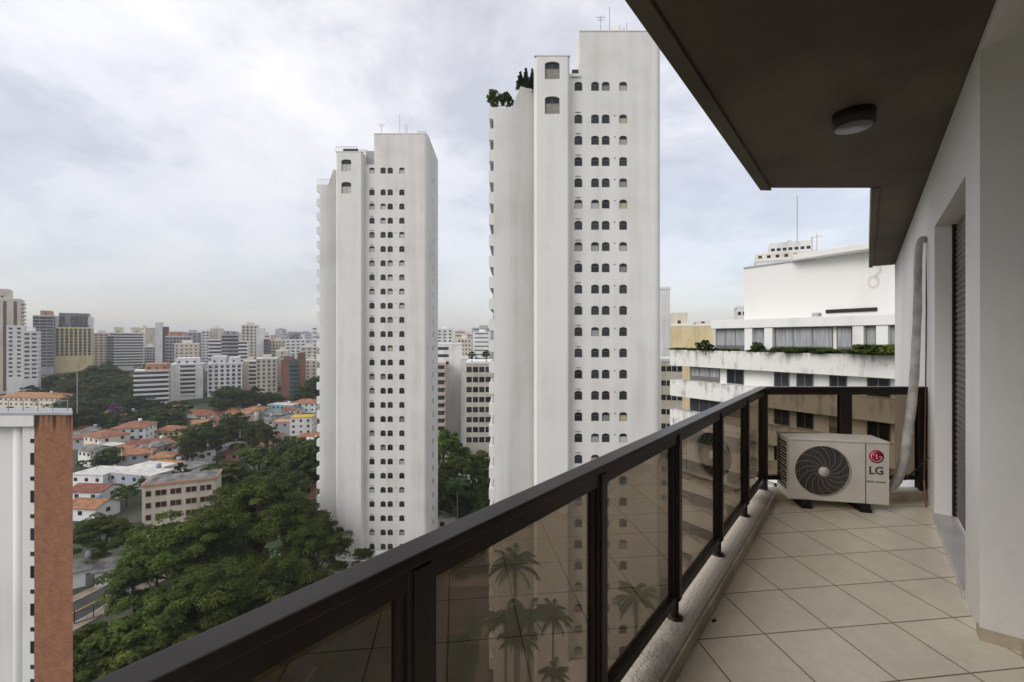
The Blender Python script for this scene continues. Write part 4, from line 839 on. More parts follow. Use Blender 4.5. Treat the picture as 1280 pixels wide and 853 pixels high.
# planter greenery: one plant per clump
for i, px_ in enumerate([845, 856, 868, 880, 893, 905, 918, 945, 950, 975, 990, 1003, 1017, 1034, 1090, 1099, 1108, 1116]):
    s = S_of(px_, 0.7); x = nb.location.x + dn.x * s + 0.85 * 0.7; y = nb.location.y + dn.y * s + 0.526 * 0.7
    k = 0.20 if px_ > 960 else 0.13
    if px_ > 1085: k = 0.30
    t = tree('shrub', 0, 0, y, k, 'low leafy plant in the stained planter of the white terraced building', 'planter plants of the terraced building', 'planter_shrub', 48.75, 2.6, X=x, cat='shrub', rz=i * 1.1)
x = PX(882, 43.2); tree('shrub', 0, 0, 43.2, 0.42, 'taller round shrub at the left end of the planted roof terrace', None, 'shrub', 48.7, 0.8, X=x, cat='shrub', rz=1)
x = PX(948, 39.6); tree('shrub', 0, 0, 39.6, 0.36, 'dark shrub in front of the narrow penthouse window', None, 'shrub', 48.7, 0.8, X=x, cat='shrub', rz=2)

# ------------------------------------------------------------------ vegetation
BIG = 'large spreading tree '
tree('big1', 318, 597, 88, None, BIG + 'with the widest crown, left of the farther tower', rz=0.4, sx=0.93)
tree('big2', 238, 640, 80, None, BIG + 'in front of the cream three storey building', rz=1.2, sx=1.15)
tree('big2', 392, 640, 84, None, 'tall tree touching the foot of the farther tower', rz=2.2, sx=0.7)
tree('big2', 262, 702, 66, None, 'tree with bright green crown just above the handrail', rz=3.3, sx=0.95)
tree('big2', 340, 700, 68, None, 'dark limbed tree right above the handrail below the widest crown', rz=4.3, sx=0.85)
tree('big2', 130, 643, 99, None, 'flat topped tree right of the brick tower, above the street', rz=0.9, sx=1.1)
tree('big1', 196, 672, 92, None, 'dark tree overhanging the street between the brick tower and the widest crown', rz=5.0, sx=0.62)
tree('mid1', 190, 742, 64, None, 'bright bushy tree above the handrail, right of the black fence', rz=0.3, sx=1.1)
tree('mid1', 152, 785, 58, None, 'low bushy tree above the handrail near the white gate pillar', rz=1.3, sx=1.2)
tree('mid1', 100, 782, 64, None, 'small bright tree at the foot of the brick tower', rz=2.3, sx=1.0)
palm(168, 728, 72, 'fan of dark palm fronds over the street', 1, 1.4, lean=0.3)
MIDT = [('mid2', 136, 555, 172, 'round dense tree behind the cream orange roofed house', 1.4), ('mid1', 158, 602, 136, 'wide loose tree left of the cream three storey building', 1.5), ('mid1', 128, 640, 116, 'loose tree below the white flat roofs', 1.2),
 ('mid2', 290, 478, 280, 'big round park tree in front of the white arched window block', 1.35), ('mid3', 318, 480, 285, 'right half of the park tree clump', 0.9),
 ('mid2', 292, 511, 215, 'dark round tree right of the largest orange roof', 1.2), ('mid2', 322, 520, 205, 'smaller round tree below the grey roofed hall', 1.0), ('mid2', 252, 524, 190, 'dark tree below the largest orange roof', 1.5), ('mid3', 270, 530, 185, 'dark wide tree right of the yellow house', 1.3),
 ('mid1', 334, 527, 190, 'bright green tree left of the bare concrete house', 1.0), ('mid3', 240, 545, 178, 'dark tree behind the mossy lane wall', 1.1),
 ('mid1', 285, 572, 140, 'light green loose tree above the widest crown', 1.5), ('mid1', 322, 553, 150, 'tall light green tree behind the widest crown', 1.5), ('mid2', 352, 580, 132, 'dark tree between the widest crown and the narrow white house', 1.4), ('mid2', 388, 540, 150, 'dark tree beside the edge of the farther tower', 1.3),
 ('mid1', 350, 560, 146, 'bushy tree under the bare concrete house', 1.2), ('mid2', 250, 590, 128, 'yellowish green tree right behind the pink trimmed roof', 0.8), ('mid1', 268, 575, 138, 'pale loose tree right of the pink trimmed building', 1.3),
 ('mid2', 345, 488, 300, 'dark tree in front of the red brick block', 1.3), ('mid2', 333, 486, 296, 'bushy tree in front of the beige windowed block', 1.1), ('mid2', 391, 467, 310, 'tall dark tree between the brick block and the farther tower', 1.0), ('mid2', 378, 484, 300, 'dark tree at the foot of the red brick block', 1.1),
 ('mid2', 303, 600, 120, 'dark tree at the back of the widest crown', 1.3), ('mid3', 211, 500, 262, 'dark palm like tree below the dark glass balconies', 1.2), ('mid3', 192, 498, 262, 'dark tree in front of the brick penthouse block', 1.2), ('mid3', 230, 497, 268, 'small dark tree at the foot of the white balcony block', 0.9),
 ('mid1', 376, 553, 146, 'green tree left of the edge of the farther tower, behind the narrow white house', 1.2), ('bloom', 146, 502, 262, 'purple blossoming tree at the right edge of the wood', 1.0), ('mid2', 180, 590, 150, 'small round tree behind the wide flat roofs', 0.8),
 ('mid3', 306, 540, 185, 'dark tree above the white garden wall', 1.1), ('mid2', 361, 541, 172, 'round tree below the open floored house', 1.0), ('mid3', 225, 575, 150, 'palm green tree in the lane behind the school', 0.8), ('mid3', 12, 505, 240, 'dark tree behind the roof of the brick tower', 1.2), ('mid3', 34, 506, 236, 'low dark tree left of the orange roofed wing', 1.0)]
for (k, px, py, Y, lb, sx) in MIDT: tree(k, px, py + 3, Y, None, lb, sx=sx * (0.8 if Y < 260 else 1))
rs = random.Random(5)
for i in range(46):
    Y = rs.uniform(265, 350); q = (Y - 265) / 85; px = rs.uniform(38, 170) if Y < 320 else rs.uniform(60, 172); py = 500 - 46 * q + rs.uniform(-5, 6) if px > 100 else 512 - 46 * q + rs.uniform(-4, 6)
    if px < 75: py = max(py, 466)
    tree(rs.choice(['mid2', 'mid3', 'mid2', 'mid1']), px, py, Y, None, 'dark broadleaf tree in the dense wood below the left skyline', 'trees of the dense wood', sx=rs.uniform(1.2, 1.7))
for i in range(22):
    Y = rs.uniform(232, 268); px = rs.uniform(60, 215)
    tree(rs.choice(['mid1', 'mid2', 'mid3']), px, rs.uniform(505, 520), Y, None, 'leafy tree on the lower edge of the dense wood, above the orange roofs', 'trees on the lower edge of the wood', sx=rs.uniform(1.1, 1.5))
for i in range(44):
    Y = rs.uniform(150, 400); px = rs.uniform(92, 396)
    tree(rs.choice(['mid1', 'mid2', 'mid3']), px, 0, Y, rs.uniform(0.25, 0.45), 'small garden tree among the orange roofed houses', 'garden trees among the houses', sx=rs.uniform(0.9, 1.4))
for i in range(60):
    Y = rs.uniform(400, 1100); px = rs.choice([rs.uniform(0, 396), rs.uniform(0, 396), rs.uniform(548, 612)])
    tree(rs.choice(['mid2', 'mid3']), px, 0, Y, rs.uniform(0.7, 1.1), 'distant tree between the blocks of the far skyline', 'distant trees between the blocks', sx=rs.uniform(1.1, 1.9))
# between the towers
for (k, px, py, Y, lb, sx) in [('mid1', 554, 533, 140, 'leafy tree against the beige balconies beside the farther tower', 0.9), ('mid1', 594, 562, 124, 'tree with feathery crown between the towers', 0.9), ('mid2', 563, 578, 122, 'dark tree at the left of the feathery one between the towers', 0.9),
        ('mid3', 578, 600, 122, 'dark low tree between the towers, above the paved court', 0.9), ('mid2', 603, 600, 118, 'dark tree hugging the nearer tower', 0.8), ('mid3', 556, 612, 126, 'low dark tree near the foot of the farther tower', 0.8), ('mid3', 590, 622, 116, 'bushy tree right above the handrail between the towers', 0.7)]:
    tree(k, px, py, Y, None, lb, sx=sx)
house('low flat grey annexe between the towers', 568, 600, 12, 8, 7, 0, 'grey', 'flat', 'roof_grey', 0, (3, 1)); house('pale low pavilion with flat roof between the towers', 561, 664, 7, 5, 3, 0, 'cream', 'flat', 'roof_white', 0, (2, 1))
palm(572, 606, 112, 'slim palm between the two towers', 1, 1.2, lean=0.4, r=0.15)
for (px, py, lb) in ((590, 443, 'small palm on the roof garden of the beige office'), (608, 442, 'bushy tree on the roof garden of the beige office')):
    zz = PZ(455, 150) + 0.55; tree('mid1' if px > 600 else 'mid3', px, py, 152, 0.30, lb, z=zz)
# tower roof plants
zt2 = 82.7
for (x, s, lb) in ((0.75, 0.95, 'rounder olive tree at the outer end of the stepped roof of the nearer tower'), (2.55, 0.85, 'smaller olive tree beside the sloping parapet of the nearer tower')):
    t = empty('olive_tree', (tw2.location.x + x, 65.8, zt2), x * 3, label=lb, cat='tree'); link('crown', K['shrub'][0], t, (0, 0, 0.6), None, (s * .52, s * .52, s)); link('trunk', K['shrub'][1], t, (0, 0, 0), None, (1, 1, 1))
for (x, h, lb) in ((4.5, 3.4, 'shorter dark cypress on the upper step of the nearer tower'), (5.3, 4.0, 'taller dark cypress on the upper step of the nearer tower'), (6.2, 3.9, 'cypress half hidden by the pier of the nearer tower')):
    t = empty('cypress', (tw2.location.x + x, 66.2, 86.2), x, label=lb, cat='cypress'); link('crown', K['cypress'][0], t, None, None, (.62, .62, h / 8.6)); link('trunk', K['cypress'][1], t, None, None, (.4, .4, h / 9))
# shrubs on the terrace of the farther tower
for i, x in enumerate((-31.2, -30.1, -29.2)): tree('shrub', 0, 0, 92.5, 0.6, 'bright shrub on the terrace at the foot of the farther tower', 'terrace shrubs', 'shrub', 5.5, 1, X=x, cat='shrub', rz=i)
# palms and garden seen through the brown glass
palm(645, 708, 52, 'tallest palm in front of the nearer tower, seen through the brown glass', 2, 1.05, lean=-0.2)
palm(690, 770, 52, 'slim palm right of the tallest one in front of the nearer tower', 1, 0.9, lean=0.2, r=0.14)
palm(632, 775, 49, 'palm left below the tallest one', 0, 0.95); palm(661, 772, 50, 'palm right below the tallest one, in the same clump', 2, 0.9); palm(648, 800, 48, 'lowest palm of the clump under the tallest one', 1, 0.9)
palm(795, 748, 50, 'palm behind the glass pane nearer the corner', 0, 0.95); palm(693, 842, 50, 'small palm beside the pale terrace', 1, 0.7, r=0.12)
for i, (x, y, s) in enumerate([(-8.6, 60, .9), (-7.9, 56, 1.0), (-7.6, 52, 1.1), (-6.0, 52, 1.1), (-4.8, 50, 1.2), (-3.2, 50, 1.2), (-6.6, 48, 1.2), (-4.5, 47, 1.2), (-2.2, 48, 1.2), (-8.5, 66, 0.8), (-8.1, 72, 0.8), (-1.0, 50, 1.0), (-9.3, 54, 1.0)]):
    tree('shrub', 0, 0, y, s * 1.15, 'leafy shrub in the garden bed below the palms', 'garden shrubs below the palms', 'shrub', 0.05, 1, X=x, cat='shrub', rz=i * 1.3)
for i, (x, y, s) in enumerate([(-25, 70, .62), (-22, 72, .7), (-19.5, 70, .6), (-21, 64.5, .45), (-25.5, 65, .5)]):
    tree('mid3', 0, 0, y, s, 'dark tree on the kerbed garden island', 'trees on the kerbed island', 'tree', 0.1, 1, X=x, rz=i * 1.7)
for i, (x, y, s) in enumerate([(-33, 60, .7), (-29, 55, .62), (-26, 50, .6), (-33, 50, .7), (-38, 56, .8), (-21, 47, .5), (-40, 64, .9), (-30, 45, .6)]):
    tree('mid1', 0, 0, y, s, 'leafy tree in the dark garden below the balcony', 'garden trees below the balcony', 'tree', 0, 1.1, X=x, rz=i * 1.1)
for i, (x, y, s) in enumerate([(-8.8, 57, .42), (-7.0, 51, .5), (-5.4, 54, .36), (-9.5, 50, .5), (-3.6, 47, .42), (-6.2, 46, .45), (-1.6, 46, .4), (-8.9, 69, .36), (-11.8, 55, .5), (-12.6, 62, .45), (-10.8, 46, .55)]):
    tree('mid1' if i % 2 else 'mid3', 0, 0, y, s, 'low leafy tree in the garden bed round the palms', 'low garden trees round the palms', 'tree', 0, 0.9, X=x, rz=i * 1.9)
pool = empty('covered_pool', (-8.6, 101, 0.06), 0, label='dark rectangular pool cover in the court between the towers', cat='pool')
MB().box(-2.9, 2.9, -3.2, 3.2, 0, 0.35).build('rim', M['pave'], pool); MB().box(-2.6, 2.6, -2.9, 2.9, 0.34, 0.4).build('cover', M['pool'], pool)
for i, (x, y) in enumerate([(-11.9, 95), (-11.6, 98), (-11.8, 101), (-11.5, 104), (-7.6, 105.2), (-9.6, 105.4), (-6, 96.8), (-8, 97), (-10, 96.6)]):
    tree('shrub', 0, 0, y, 0.75, 'trimmed shrub along the edge of the dark pool cover', 'shrubs round the pool cover', 'shrub', 0.06, 0.8, X=x, cat='shrub', rz=i)

sw = empty('swimming_pool', (-53.0, 107, 0), 0.3, label='turquoise swimming pool glimpsed through the widest tree crown', cat='pool')
MB().prism([(-3, -2.5), (3, -2.5), (3, 2.5), (-3, 2.5)], -0.3, 0.12).build('rim', M['kerb'], sw); M['water'] = mat('pool_water', (0.08, 0.42, 0.50), 0.1)
MB().box(-2.6, 2.6, -2.1, 2.1, 0.0, 0.125).build('water', M['water'], sw)
# two people walking in the court (tiny)
def person(X, Y, rz, label, st):
    J = {'pel': (0, 0, .95), 'ch': (0, 0, 1.35), 'nk': (0, 0, 1.52), 'hd': (0, 0, 1.64), 'tp': (0, 0, 1.74), 'hl': (-.1, 0, .9), 'kl': (-.1, -st, .5), 'fl': (-.1, st * .2, .08), 'tl': (-.1, st * .2 - .18, .04),
         'hr': (.1, 0, .9), 'kr': (.1, st * .6, .5), 'fr': (.1, st * 1.5, .1), 'tr': (.1, st * 1.5 - .18, .04), 'sl': (-.18, 0, 1.42), 'el': (-.24, .06, 1.14), 'wl': (-.24, -.05, .88), 'sr': (.18, 0, 1.42), 'er': (.24, -.03, 1.14), 'wr': (.24, -.15, .9)}
    E_ = [('pel', 'ch'), ('ch', 'nk'), ('nk', 'hd'), ('hd', 'tp'), ('pel', 'hl'), ('hl', 'kl'), ('kl', 'fl'), ('fl', 'tl'), ('pel', 'hr'), ('hr', 'kr'), ('kr', 'fr'), ('fr', 'tr'), ('ch', 'sl'), ('sl', 'el'), ('el', 'wl'), ('ch', 'sr'), ('sr', 'er'), ('er', 'wr')]
    rad = dict(pel=.15, ch=.15, nk=.06, hd=.11, tp=.07, hl=.09, kl=.06, fl=.045, tl=.04, hr=.09, kr=.06, fr=.045, tr=.04, sl=.06, el=.04, wl=.035, sr=.06, er=.04, wr=.035)
    ks = list(J); me = bpy.data.meshes.new('person'); me.from_pydata([J[k] for k in ks], [(ks.index(a), ks.index(b)) for a, b in E_], []); me.materials.append(M['cloth'])
    o = link('person', me, None, (X, Y, 0.06), (0, 0, rz)); sk = o.modifiers.new('skin', 'SKIN'); lay = me.skin_vertices[0] if me.skin_vertices else None
    if lay is None:
        import bmesh
        b = bmesh.new(); b.from_mesh(me); b.verts.layers.skin.verify(); b.to_mesh(me); b.free(); lay = me.skin_vertices[0]
    for i, k in enumerate(ks): lay.data[i].radius = (rad[k], rad[k]); lay.data[i].use_root = (k == 'pel')
    o.modifiers.new('sub', 'SUBSURF').levels = 1; tag(o, label, 'person')
person(PX(557.5, 103.5), 103.5, 0.3, 'person in dark clothes walking on the tan path of the court, left of the pair', 0.12)
person(PX(560.8, 102.8), 102.8, 0.5, 'person in dark clothes walking on the tan path of the court, right of the pair', -0.1)

# ------------------------------------------------------------------ our balcony
a_ = math.atan(443 / F); SA, CA = math.sin(a_), math.cos(a_); FL = EYE - 1.5     # floor level
def LT(X, Y): return (X * SA + Y * CA, -(X * CA - Y * SA))                       # world plan -> balcony plan (along, outward)
BR = math.pi / 2 - a_
def bal(name, **k): return empty(name, (0, 0, FL), BR, **k)
YE = 4.30
def along(n, Y): return (Y + n * SA) / CA                                         # t on the line n=const at world depth Y
fl = MB().prism([(-3, -0.9), (along(0.9, YE), -0.9), (along(-0.80, YE), 0.80), (-3, 0.80)], -0.02, 0.0).build('balcony_floor', M['tile'], None, (0, 0, FL), (0, 0, BR)); tag(fl, kind='structure')
home = bal('apartment_building', label='our own building: white wall, dark soffit and roller shutter around the tiled balcony', cat='apartment building')
MB().prism([(-3, -4), (along(4, YE + .15), -4), (along(-0.88, YE + .15), 0.88), (-3, 0.88)], -0.35, -0.025).build('floor_slab', M['wall'], home)
wy = -0.45
mb = MB()
mb.box(5.18, 11.9, wy - 0.35, wy, -46, 2.99); mb.box(3.25, 3.67, wy - 0.55, wy, -0.02, 2.99); mb.box(3.67, 5.18, wy - 0.35, wy, 2.44, 2.99)
mb.box(0.6, 3.25, wy - 0.55, wy, 2.95, 2.99); mb.box(-3, 0.6, wy - 0.55, wy, -0.02, 2.99); mb.build('wall', M['wall'], home)
MB().box(5.24, 5.60, wy - 0.17, wy - 0.06, 0, 0.01).build('skirting', M['tile_side'], home)
MB().box(3.22, 3.30, wy - 0.55, wy + 0.006, 0.0, 0.05).build('skirting', M['tile_side'], home)
# soffit: main slab with a lower drip border, and the narrow strip running on along the wall
tE = lambda n, Y=4.52: along(n, Y)
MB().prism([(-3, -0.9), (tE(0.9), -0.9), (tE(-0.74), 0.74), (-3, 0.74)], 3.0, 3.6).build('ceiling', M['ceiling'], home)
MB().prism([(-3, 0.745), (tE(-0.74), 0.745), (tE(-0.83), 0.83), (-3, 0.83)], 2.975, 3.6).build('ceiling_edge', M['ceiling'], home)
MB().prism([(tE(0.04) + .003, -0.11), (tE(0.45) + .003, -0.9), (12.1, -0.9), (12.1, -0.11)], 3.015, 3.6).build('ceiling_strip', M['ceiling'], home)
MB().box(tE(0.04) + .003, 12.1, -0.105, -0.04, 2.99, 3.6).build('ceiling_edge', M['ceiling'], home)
# roller shutter, frame and marble sill
mb = MB(); nsl = 52
for k in range(nsl):
    z0 = 0.06 + k * (2.38 / nsl); hgt = 2.38 / nsl; v = []
    for x in (3.69, 5.16):
        for q in range(5): an = math.pi * q / 4; v.append((x, -0.585 + 0.010 * math.sin(an), z0 + hgt * q / 4))
    mb.add(v, [(q, q + 1, 6 + q, 5 + q) for q in range(4)], False)
mb.build('roller_shutter', M['shutter'], home)
mb = MB(); mb.box(3.67, 3.69, -0.60, -0.555, 0.05, 2.44); mb.box(5.16, 5.18, -0.60, -0.555, 0.05, 2.44); mb.build('shutter_guide', M['bronze'], home)
MB().box(3.675, 5.175, wy - 0.2, wy + 0.012, 0.0, 0.045).build('door_sill', M['marble'], home, bevel=0.004)
MB().box(0.6, 3.19, -0.80, -0.58, 0.0, 0.055).build('door_sill', M['tile_side'], home)
mb = MB(); mb.box(0.6, 3.2, -0.9, -0.86, 0.06, 2.94); mb.build('sliding_door', M['pane'], home)
# weathered concrete kerb with tiled inner face, along the side and the end
def kerb_profile(y0, y1, h):
    n = 8; pts = [(y0, 0.0), (y0, h - 0.02)]
    for k in range(n + 1): a = math.pi * k / n; pts.append(((y0 + y1) / 2 - (y1 - y0) / 2 * math.cos(a), h - 0.02 + 0.022 * math.sin(a)))
    return pts + [(y1, 0.0)]
def kerb_run(p0s, p1s, hs, name, m):
    n = len(p0s); v = [(p[0], p[1], h) for p, h in zip(p0s, hs)] + [(p[0], p[1], h) for p, h in zip(p1s, hs)]
    f = [(i, n + i, n + (i + 1) % n, (i + 1) % n) for i in range(n)] + [tuple(range(n)), tuple(range(2 * n - 1, n - 1, -1))]
    return MB().add(v, f).build(name, M[m], home)
pr = kerb_profile(0.672, 0.87, 0.092)
kerb_run([(-3, y) for y, h in pr], [(along(-y, YE - 0.09 + (y - 0.672)), y) for y, h in pr], [h for y, h in pr], 'kerb', 'concrete')
tEnd = along(-0.667, YE - 0.09)
MB().box(-3, tEnd, 0.66, 0.671, 0, 0.074).build('kerb_tiles', M['tile_side'], home)
pe = kerb_profile(YE - 0.09, YE + 0.10, 0.085)
kerb_run([(*LT(2.30, y), 0)[:2] for y, h in pe], [(*LT(3.97, y), 0)[:2] for y, h in pe], [h for y, h in pe], 'kerb', 'tile_side')

# railing
RT = 1.055                                                   # rail top above floor
rail = bal('balcony_railing', label='dark bronze balcony railing with brown tinted glass panes', cat='railing')
nr_ = -0.765; cx_t = along(nr_, 4.27)
def rail_run(mb, p0, p1, w, z0, z1): a = Vector((p0[0], p0[1], (z0 + z1) / 2)); b = Vector((p1[0], p1[1], (z0 + z1) / 2)); mb.bar(a, b, w, z1 - z0)
C0 = (cx_t, -nr_); E1 = LT(3.885, 4.27)
mb = MB(); rail_run(mb, (-1.4, -nr_), (cx_t + 0.02, -nr_), 0.068, RT - 0.028, RT); mb.build('handrail', M['bronze'], rail, bevel=0.006)
mb = MB(); rail_run(mb, (-1.4, -nr_), (cx_t, -nr_), 0.045, RT - 0.075, RT - 0.03); mb.build('top_rail', M['bronze'], rail)
mb = MB(); rail_run(mb, (-1.4, -nr_), (cx_t, -nr_), 0.042, 0.185, 0.225); mb.build('bottom_rail', M['bronze'], rail)
mb = MB(); rail_run(mb, LT(2.40, 4.27), E1, 0.068, RT - 0.029, RT - 0.001); mb.build('handrail', M['bronze'], rail, bevel=0.006)
mb = MB(); rail_run(mb, C0, E1, 0.045, RT - 0.075, RT - 0.03); mb.build('top_rail', M['bronze'], rail)
mb = MB(); rail_run(mb, C0, E1, 0.042, 0.185, 0.225); mb.build('bottom_rail', M['bronze'], rail)
ts = [-1.04, -0.20, 0.64, 1.48, 2.32, 3.17, 4.0, cx_t - 0.0]
for i, t_ in enumerate(ts):
    mb = MB(); w_ = 0.07
    if i < len(ts) - 1:
        mb.box(t_ - w_ / 2, t_ + w_ / 2, 0.74, 0.79, 0.185, RT - 0.031)
        mb.box(t_ - 0.022, t_ + 0.022, 0.733, 0.742, 0.19, RT - 0.032)
        mb.box(t_ - w_ / 2 - .018, t_ - w_ / 2 + .002, 0.75, 0.78, 0.226, RT - 0.076); mb.box(t_ + w_ / 2 - .002, t_ + w_ / 2 + .018, 0.75, 0.78, 0.226, RT - 0.076)
    else: mb.bar((C0[0], C0[1], 0.10), (C0[0], C0[1], RT - 0.031), 0.075)
    p = mb.build('post', M['bronze'], rail, bevel=0.003)
    f = MB(); x = t_; f.tube([(x, 0.765, 0.08), (x, 0.765, 0.19)], 0.021, 12); f.tube([(x, 0.765, 0.082), (x, 0.765, 0.102)], 0.04, 14); f.build('foot', M['bronze'], p)
for X_, w_ in ((3.12, 0.10), (3.845, 0.09)):
    c = LT(X_, 4.27); d = Vector(LT(X_ + 1, 4.27)) - Vector(c); d.normalize(); o = Vector((-d.y, d.x)); c = Vector(c)
    q = [c - d * w_ / 2 - o * .03, c + d * w_ / 2 - o * .03, c + d * w_ / 2 + o * .03, c - d * w_ / 2 + o * .03]
    p = MB().prism([(v.x, v.y) for v in q], 0.10, RT - 0.031).build('post', M['bronze'], rail, bevel=0.003)
    f = MB(); f.tube([(c.x, c.y, 0.05), (c.x, c.y, 0.11)], 0.03, 12); f.build('foot', M['bronze'], p)
for a, b in zip(ts[:-1], ts[1:]):
    MB().box(a + 0.036, b - 0.036, 0.762, 0.768, 0.226, RT - 0.076).build('glass_pane', M['glass'], rail)
for Xa, Xb in ((2.47, 3.07), (3.17, 3.80)):
    p0 = LT(Xa - (0.08 if Xa < 2.5 else 0), 4.267); p1 = LT(Xb, 4.267); mb = MB(); rail_run(mb, p0, p1, 0.006, 0.226, RT - 0.076); mb.build('glass_pane', M['glass'], rail)

# ceiling lamp
lx, ly_, lz = PX(1066, 1), 1, 0
Yl = 1.49 * F / (HOR - 143); cl = LT(PX(1067, Yl), Yl)
lamp = empty('ceiling_lamp', (PX(1067, Yl), Yl, FL + 3.0), BR, label='round dark drum lamp with frosted glass on the soffit', cat='ceiling lamp')
MB().tube([(0, 0, -0.095), (0, 0, 0)], 0.118, 40).build('drum', M['lamp_rim'], lamp); MB().tube([(0, 0, -0.101), (0, 0, -0.093)], 0.102, 36).build('diffuser', M['lamp_glass'], lamp)

# air conditioner
pl = Vector((2.473, 4.07)); prr = Vector((3.237, 3.906)); ax = (prr - pl).normalized(); ang = math.atan2(ax.y, ax.x)
ac = empty('air_conditioner', (pl.x, pl.y, FL), ang, label='grey outdoor air conditioner unit standing at the end of the tiled balcony', cat='air conditioner')
Wd, Dp, Z0, Z1 = 0.781, 0.29, 0.075, 0.60
def disc(mb, cx, cz, r, y, n=48): mb.add([(cx + r * math.cos(2 * math.pi * k / n), y, cz + r * math.sin(2 * math.pi * k / n)) for k in range(n)], [tuple(range(n))])
fcx, fcz, fr = 0.275, 0.335, 0.222; n = 48
cs = MB(); outer = [(0.0, Z0), (0.60, Z0), (0.60, Z1), (0.0, Z1)]; hole = [(fcx + fr * math.cos(2 * math.pi * k / n), fcz + fr * math.sin(2 * math.pi * k / n)) for k in range(n)]
wall_holes(cs, [0.0, 0.60], [Z0, Z1], {(0, 0): hole}, 0, 0.04); disc(cs, fcx, fcz, fr, 0.04)
cs.add([(0.60, 0, Z0), (Wd, 0, Z0), (Wd, 0, Z1), (0.60, 0, Z1)], [(0, 1, 2, 3)])
cs.add([(Wd, 0, Z0), (Wd, Dp, Z0), (Wd, Dp, Z1), (Wd, 0, Z1), (0, 0, Z0), (0, Dp, Z0), (0, Dp, Z1), (0, 0, Z1)], [(0, 1, 2, 3), (5, 4, 7, 6), (1, 5, 6, 2), (4, 5, 1, 0)])
cs.build('casing', M['ac'], ac)
MB().box(-0.006, Wd + 0.006, -0.008, Dp + 0.006, Z1, Z1 + 0.016).build('top_cover', M['ac'], ac, bevel=0.004)
mb = MB(); mb.box(0.601, 0.604, -0.004, 0.001, Z0, Z1 - .002); mb.build('panel_seam', M['black'], ac)
mb = MB(); disc(mb, fcx, fcz, fr - 0.002, 0.037); mb.build('fan_recess', M['black'], ac)
mb = MB()
for k in range(3):
    for j in range(8):
        a0 = k * 2.09 + j * 0.14; a1 = a0 + 0.14; mb.add([(fcx + 0.05 * math.cos(a0), 0.014 + .002 * j, fcz + 0.05 * math.sin(a0)), (fcx + 0.05 * math.cos(a1), 0.016 + .002 * j, fcz + 0.05 * math.sin(a1)),
            (fcx + 0.2 * math.cos(a1 + .3), 0.012 + .002 * j, fcz + 0.2 * math.sin(a1 + .3)), (fcx + 0.2 * math.cos(a0 + .3), 0.010 + .002 * j, fcz + 0.2 * math.sin(a0 + .3))], [(0, 1, 2, 3)])
mb.build('fan', M['black'], ac)
gr = MB(); wy_ = lambda r: -0.004 - 0.012 * (1 - (r / fr) ** 2)
for k in range(14):
    r = 0.05 + (fr - 0.055) * k / 13; gr.tube([(fcx + r * math.cos(t), wy_(r), fcz + r * math.sin(t)) for t in [2 * math.pi * q / 44 for q in range(45)]], 0.0012, 4, False)
for k in range(16):
    pts = []
    for q in range(8): r = 0.045 + (fr - 0.045) * q / 7; t = 2 * math.pi * k / 16 + 0.9 * (r / fr) ** 1.3; pts.append((fcx + r * math.cos(t), wy_(r) - 0.002, fcz + r * math.sin(t)))
    gr.tube(pts, 0.0015, 4, False)
M['grille'] = mat('grille_wire', (0.36, 0.34, 0.31), 0.5); gr.build('fan_grille', M['grille'], ac)
mb = MB(); mb.tube([(fcx, -0.022, fcz), (fcx, -0.012, fcz)], 0.042, 28); mb.build('grille_hub', M['ac'], ac)
mb = MB()
for k in range(8): z = Z0 + 0.07 + k * 0.055; mb.box(-0.004, 0.001, 0.05, Dp - 0.03, z, z + 0.040)
mb.build('side_opening', M['black'], ac)
mb = MB()
for k in range(8):
    z = Z0 + 0.09 + k * 0.055; mb.bar((-0.007, 0.05, z), (-0.007, Dp - .03, z), 0.004)
mb.build('side_guard', M['ac'], ac)
mb = MB(); mb.box(0.624, 0.757, -0.003, 0.0, 0.19, 0.225); o = mb.build('name_plate', M['ac'], ac)
def text(s, size, x, z, m, name='lettering', ext=0.0008, y=-0.002, bold=0.0, sx=1.0, parent=None):
    c = bpy.data.curves.new(name, 'FONT'); c.body = s; c.size = size; c.extrude = ext; c.align_x = 'CENTER'; c.align_y = 'CENTER'; c.offset = bold
    tmp = bpy.data.objects.new('tmp', c); C.objects.link(tmp); bpy.context.view_layer.update()
    me = bpy.data.meshes.new_from_object(tmp.evaluated_get(bpy.context.evaluated_depsgraph_get())); bpy.data.objects.remove(tmp); me.materials.clear(); me.materials.append(M[m])
    o = link(name, me, parent or ac, (x, y, z), (R(90), 0, 0), (sx, 1, 1)); return o
lgx, lgz, lr_ = 0.683, 0.487, 0.055
lg = MB(); lg.tube([(lgx, -0.006, lgz), (lgx, 0.0, lgz)], lr_, 40); lg = lg.build('badge', M['red'], ac)
em = MB(); R1 = lr_ * 0.74
em.tube([(lgx + R1 * math.cos(t), -0.0068, lgz + R1 * math.sin(t)) for t in [math.pi / 2 + (1.5 * math.pi) * q / 30 for q in range(31)]], 0.0022, 5)
em.bar((lgx + 0.017, -0.0068, lgz), (lgx + R1, -0.0068, lgz), 0.004, 0.0045)
em.bar((lgx, -0.0068, lgz + 0.02), (lgx, -0.0068, lgz - 0.015), 0.0045); em.bar((lgx - .002, -0.0068, lgz - 0.016), (lgx + 0.011, -0.0068, lgz - 0.016), 0.0045)
em.tube([(lgx - 0.018, -0.0072, lgz + 0.013), (lgx - 0.018, -0.006, lgz + 0.013)], 0.0045, 12); em.build('emblem', M['badge_white'], lg)
text('LG', 0.093, 0.683, 0.362, 'ink', bold=0.0022); text('DUAL Inverter', 0.024, 0.683, 0.268, 'ink')
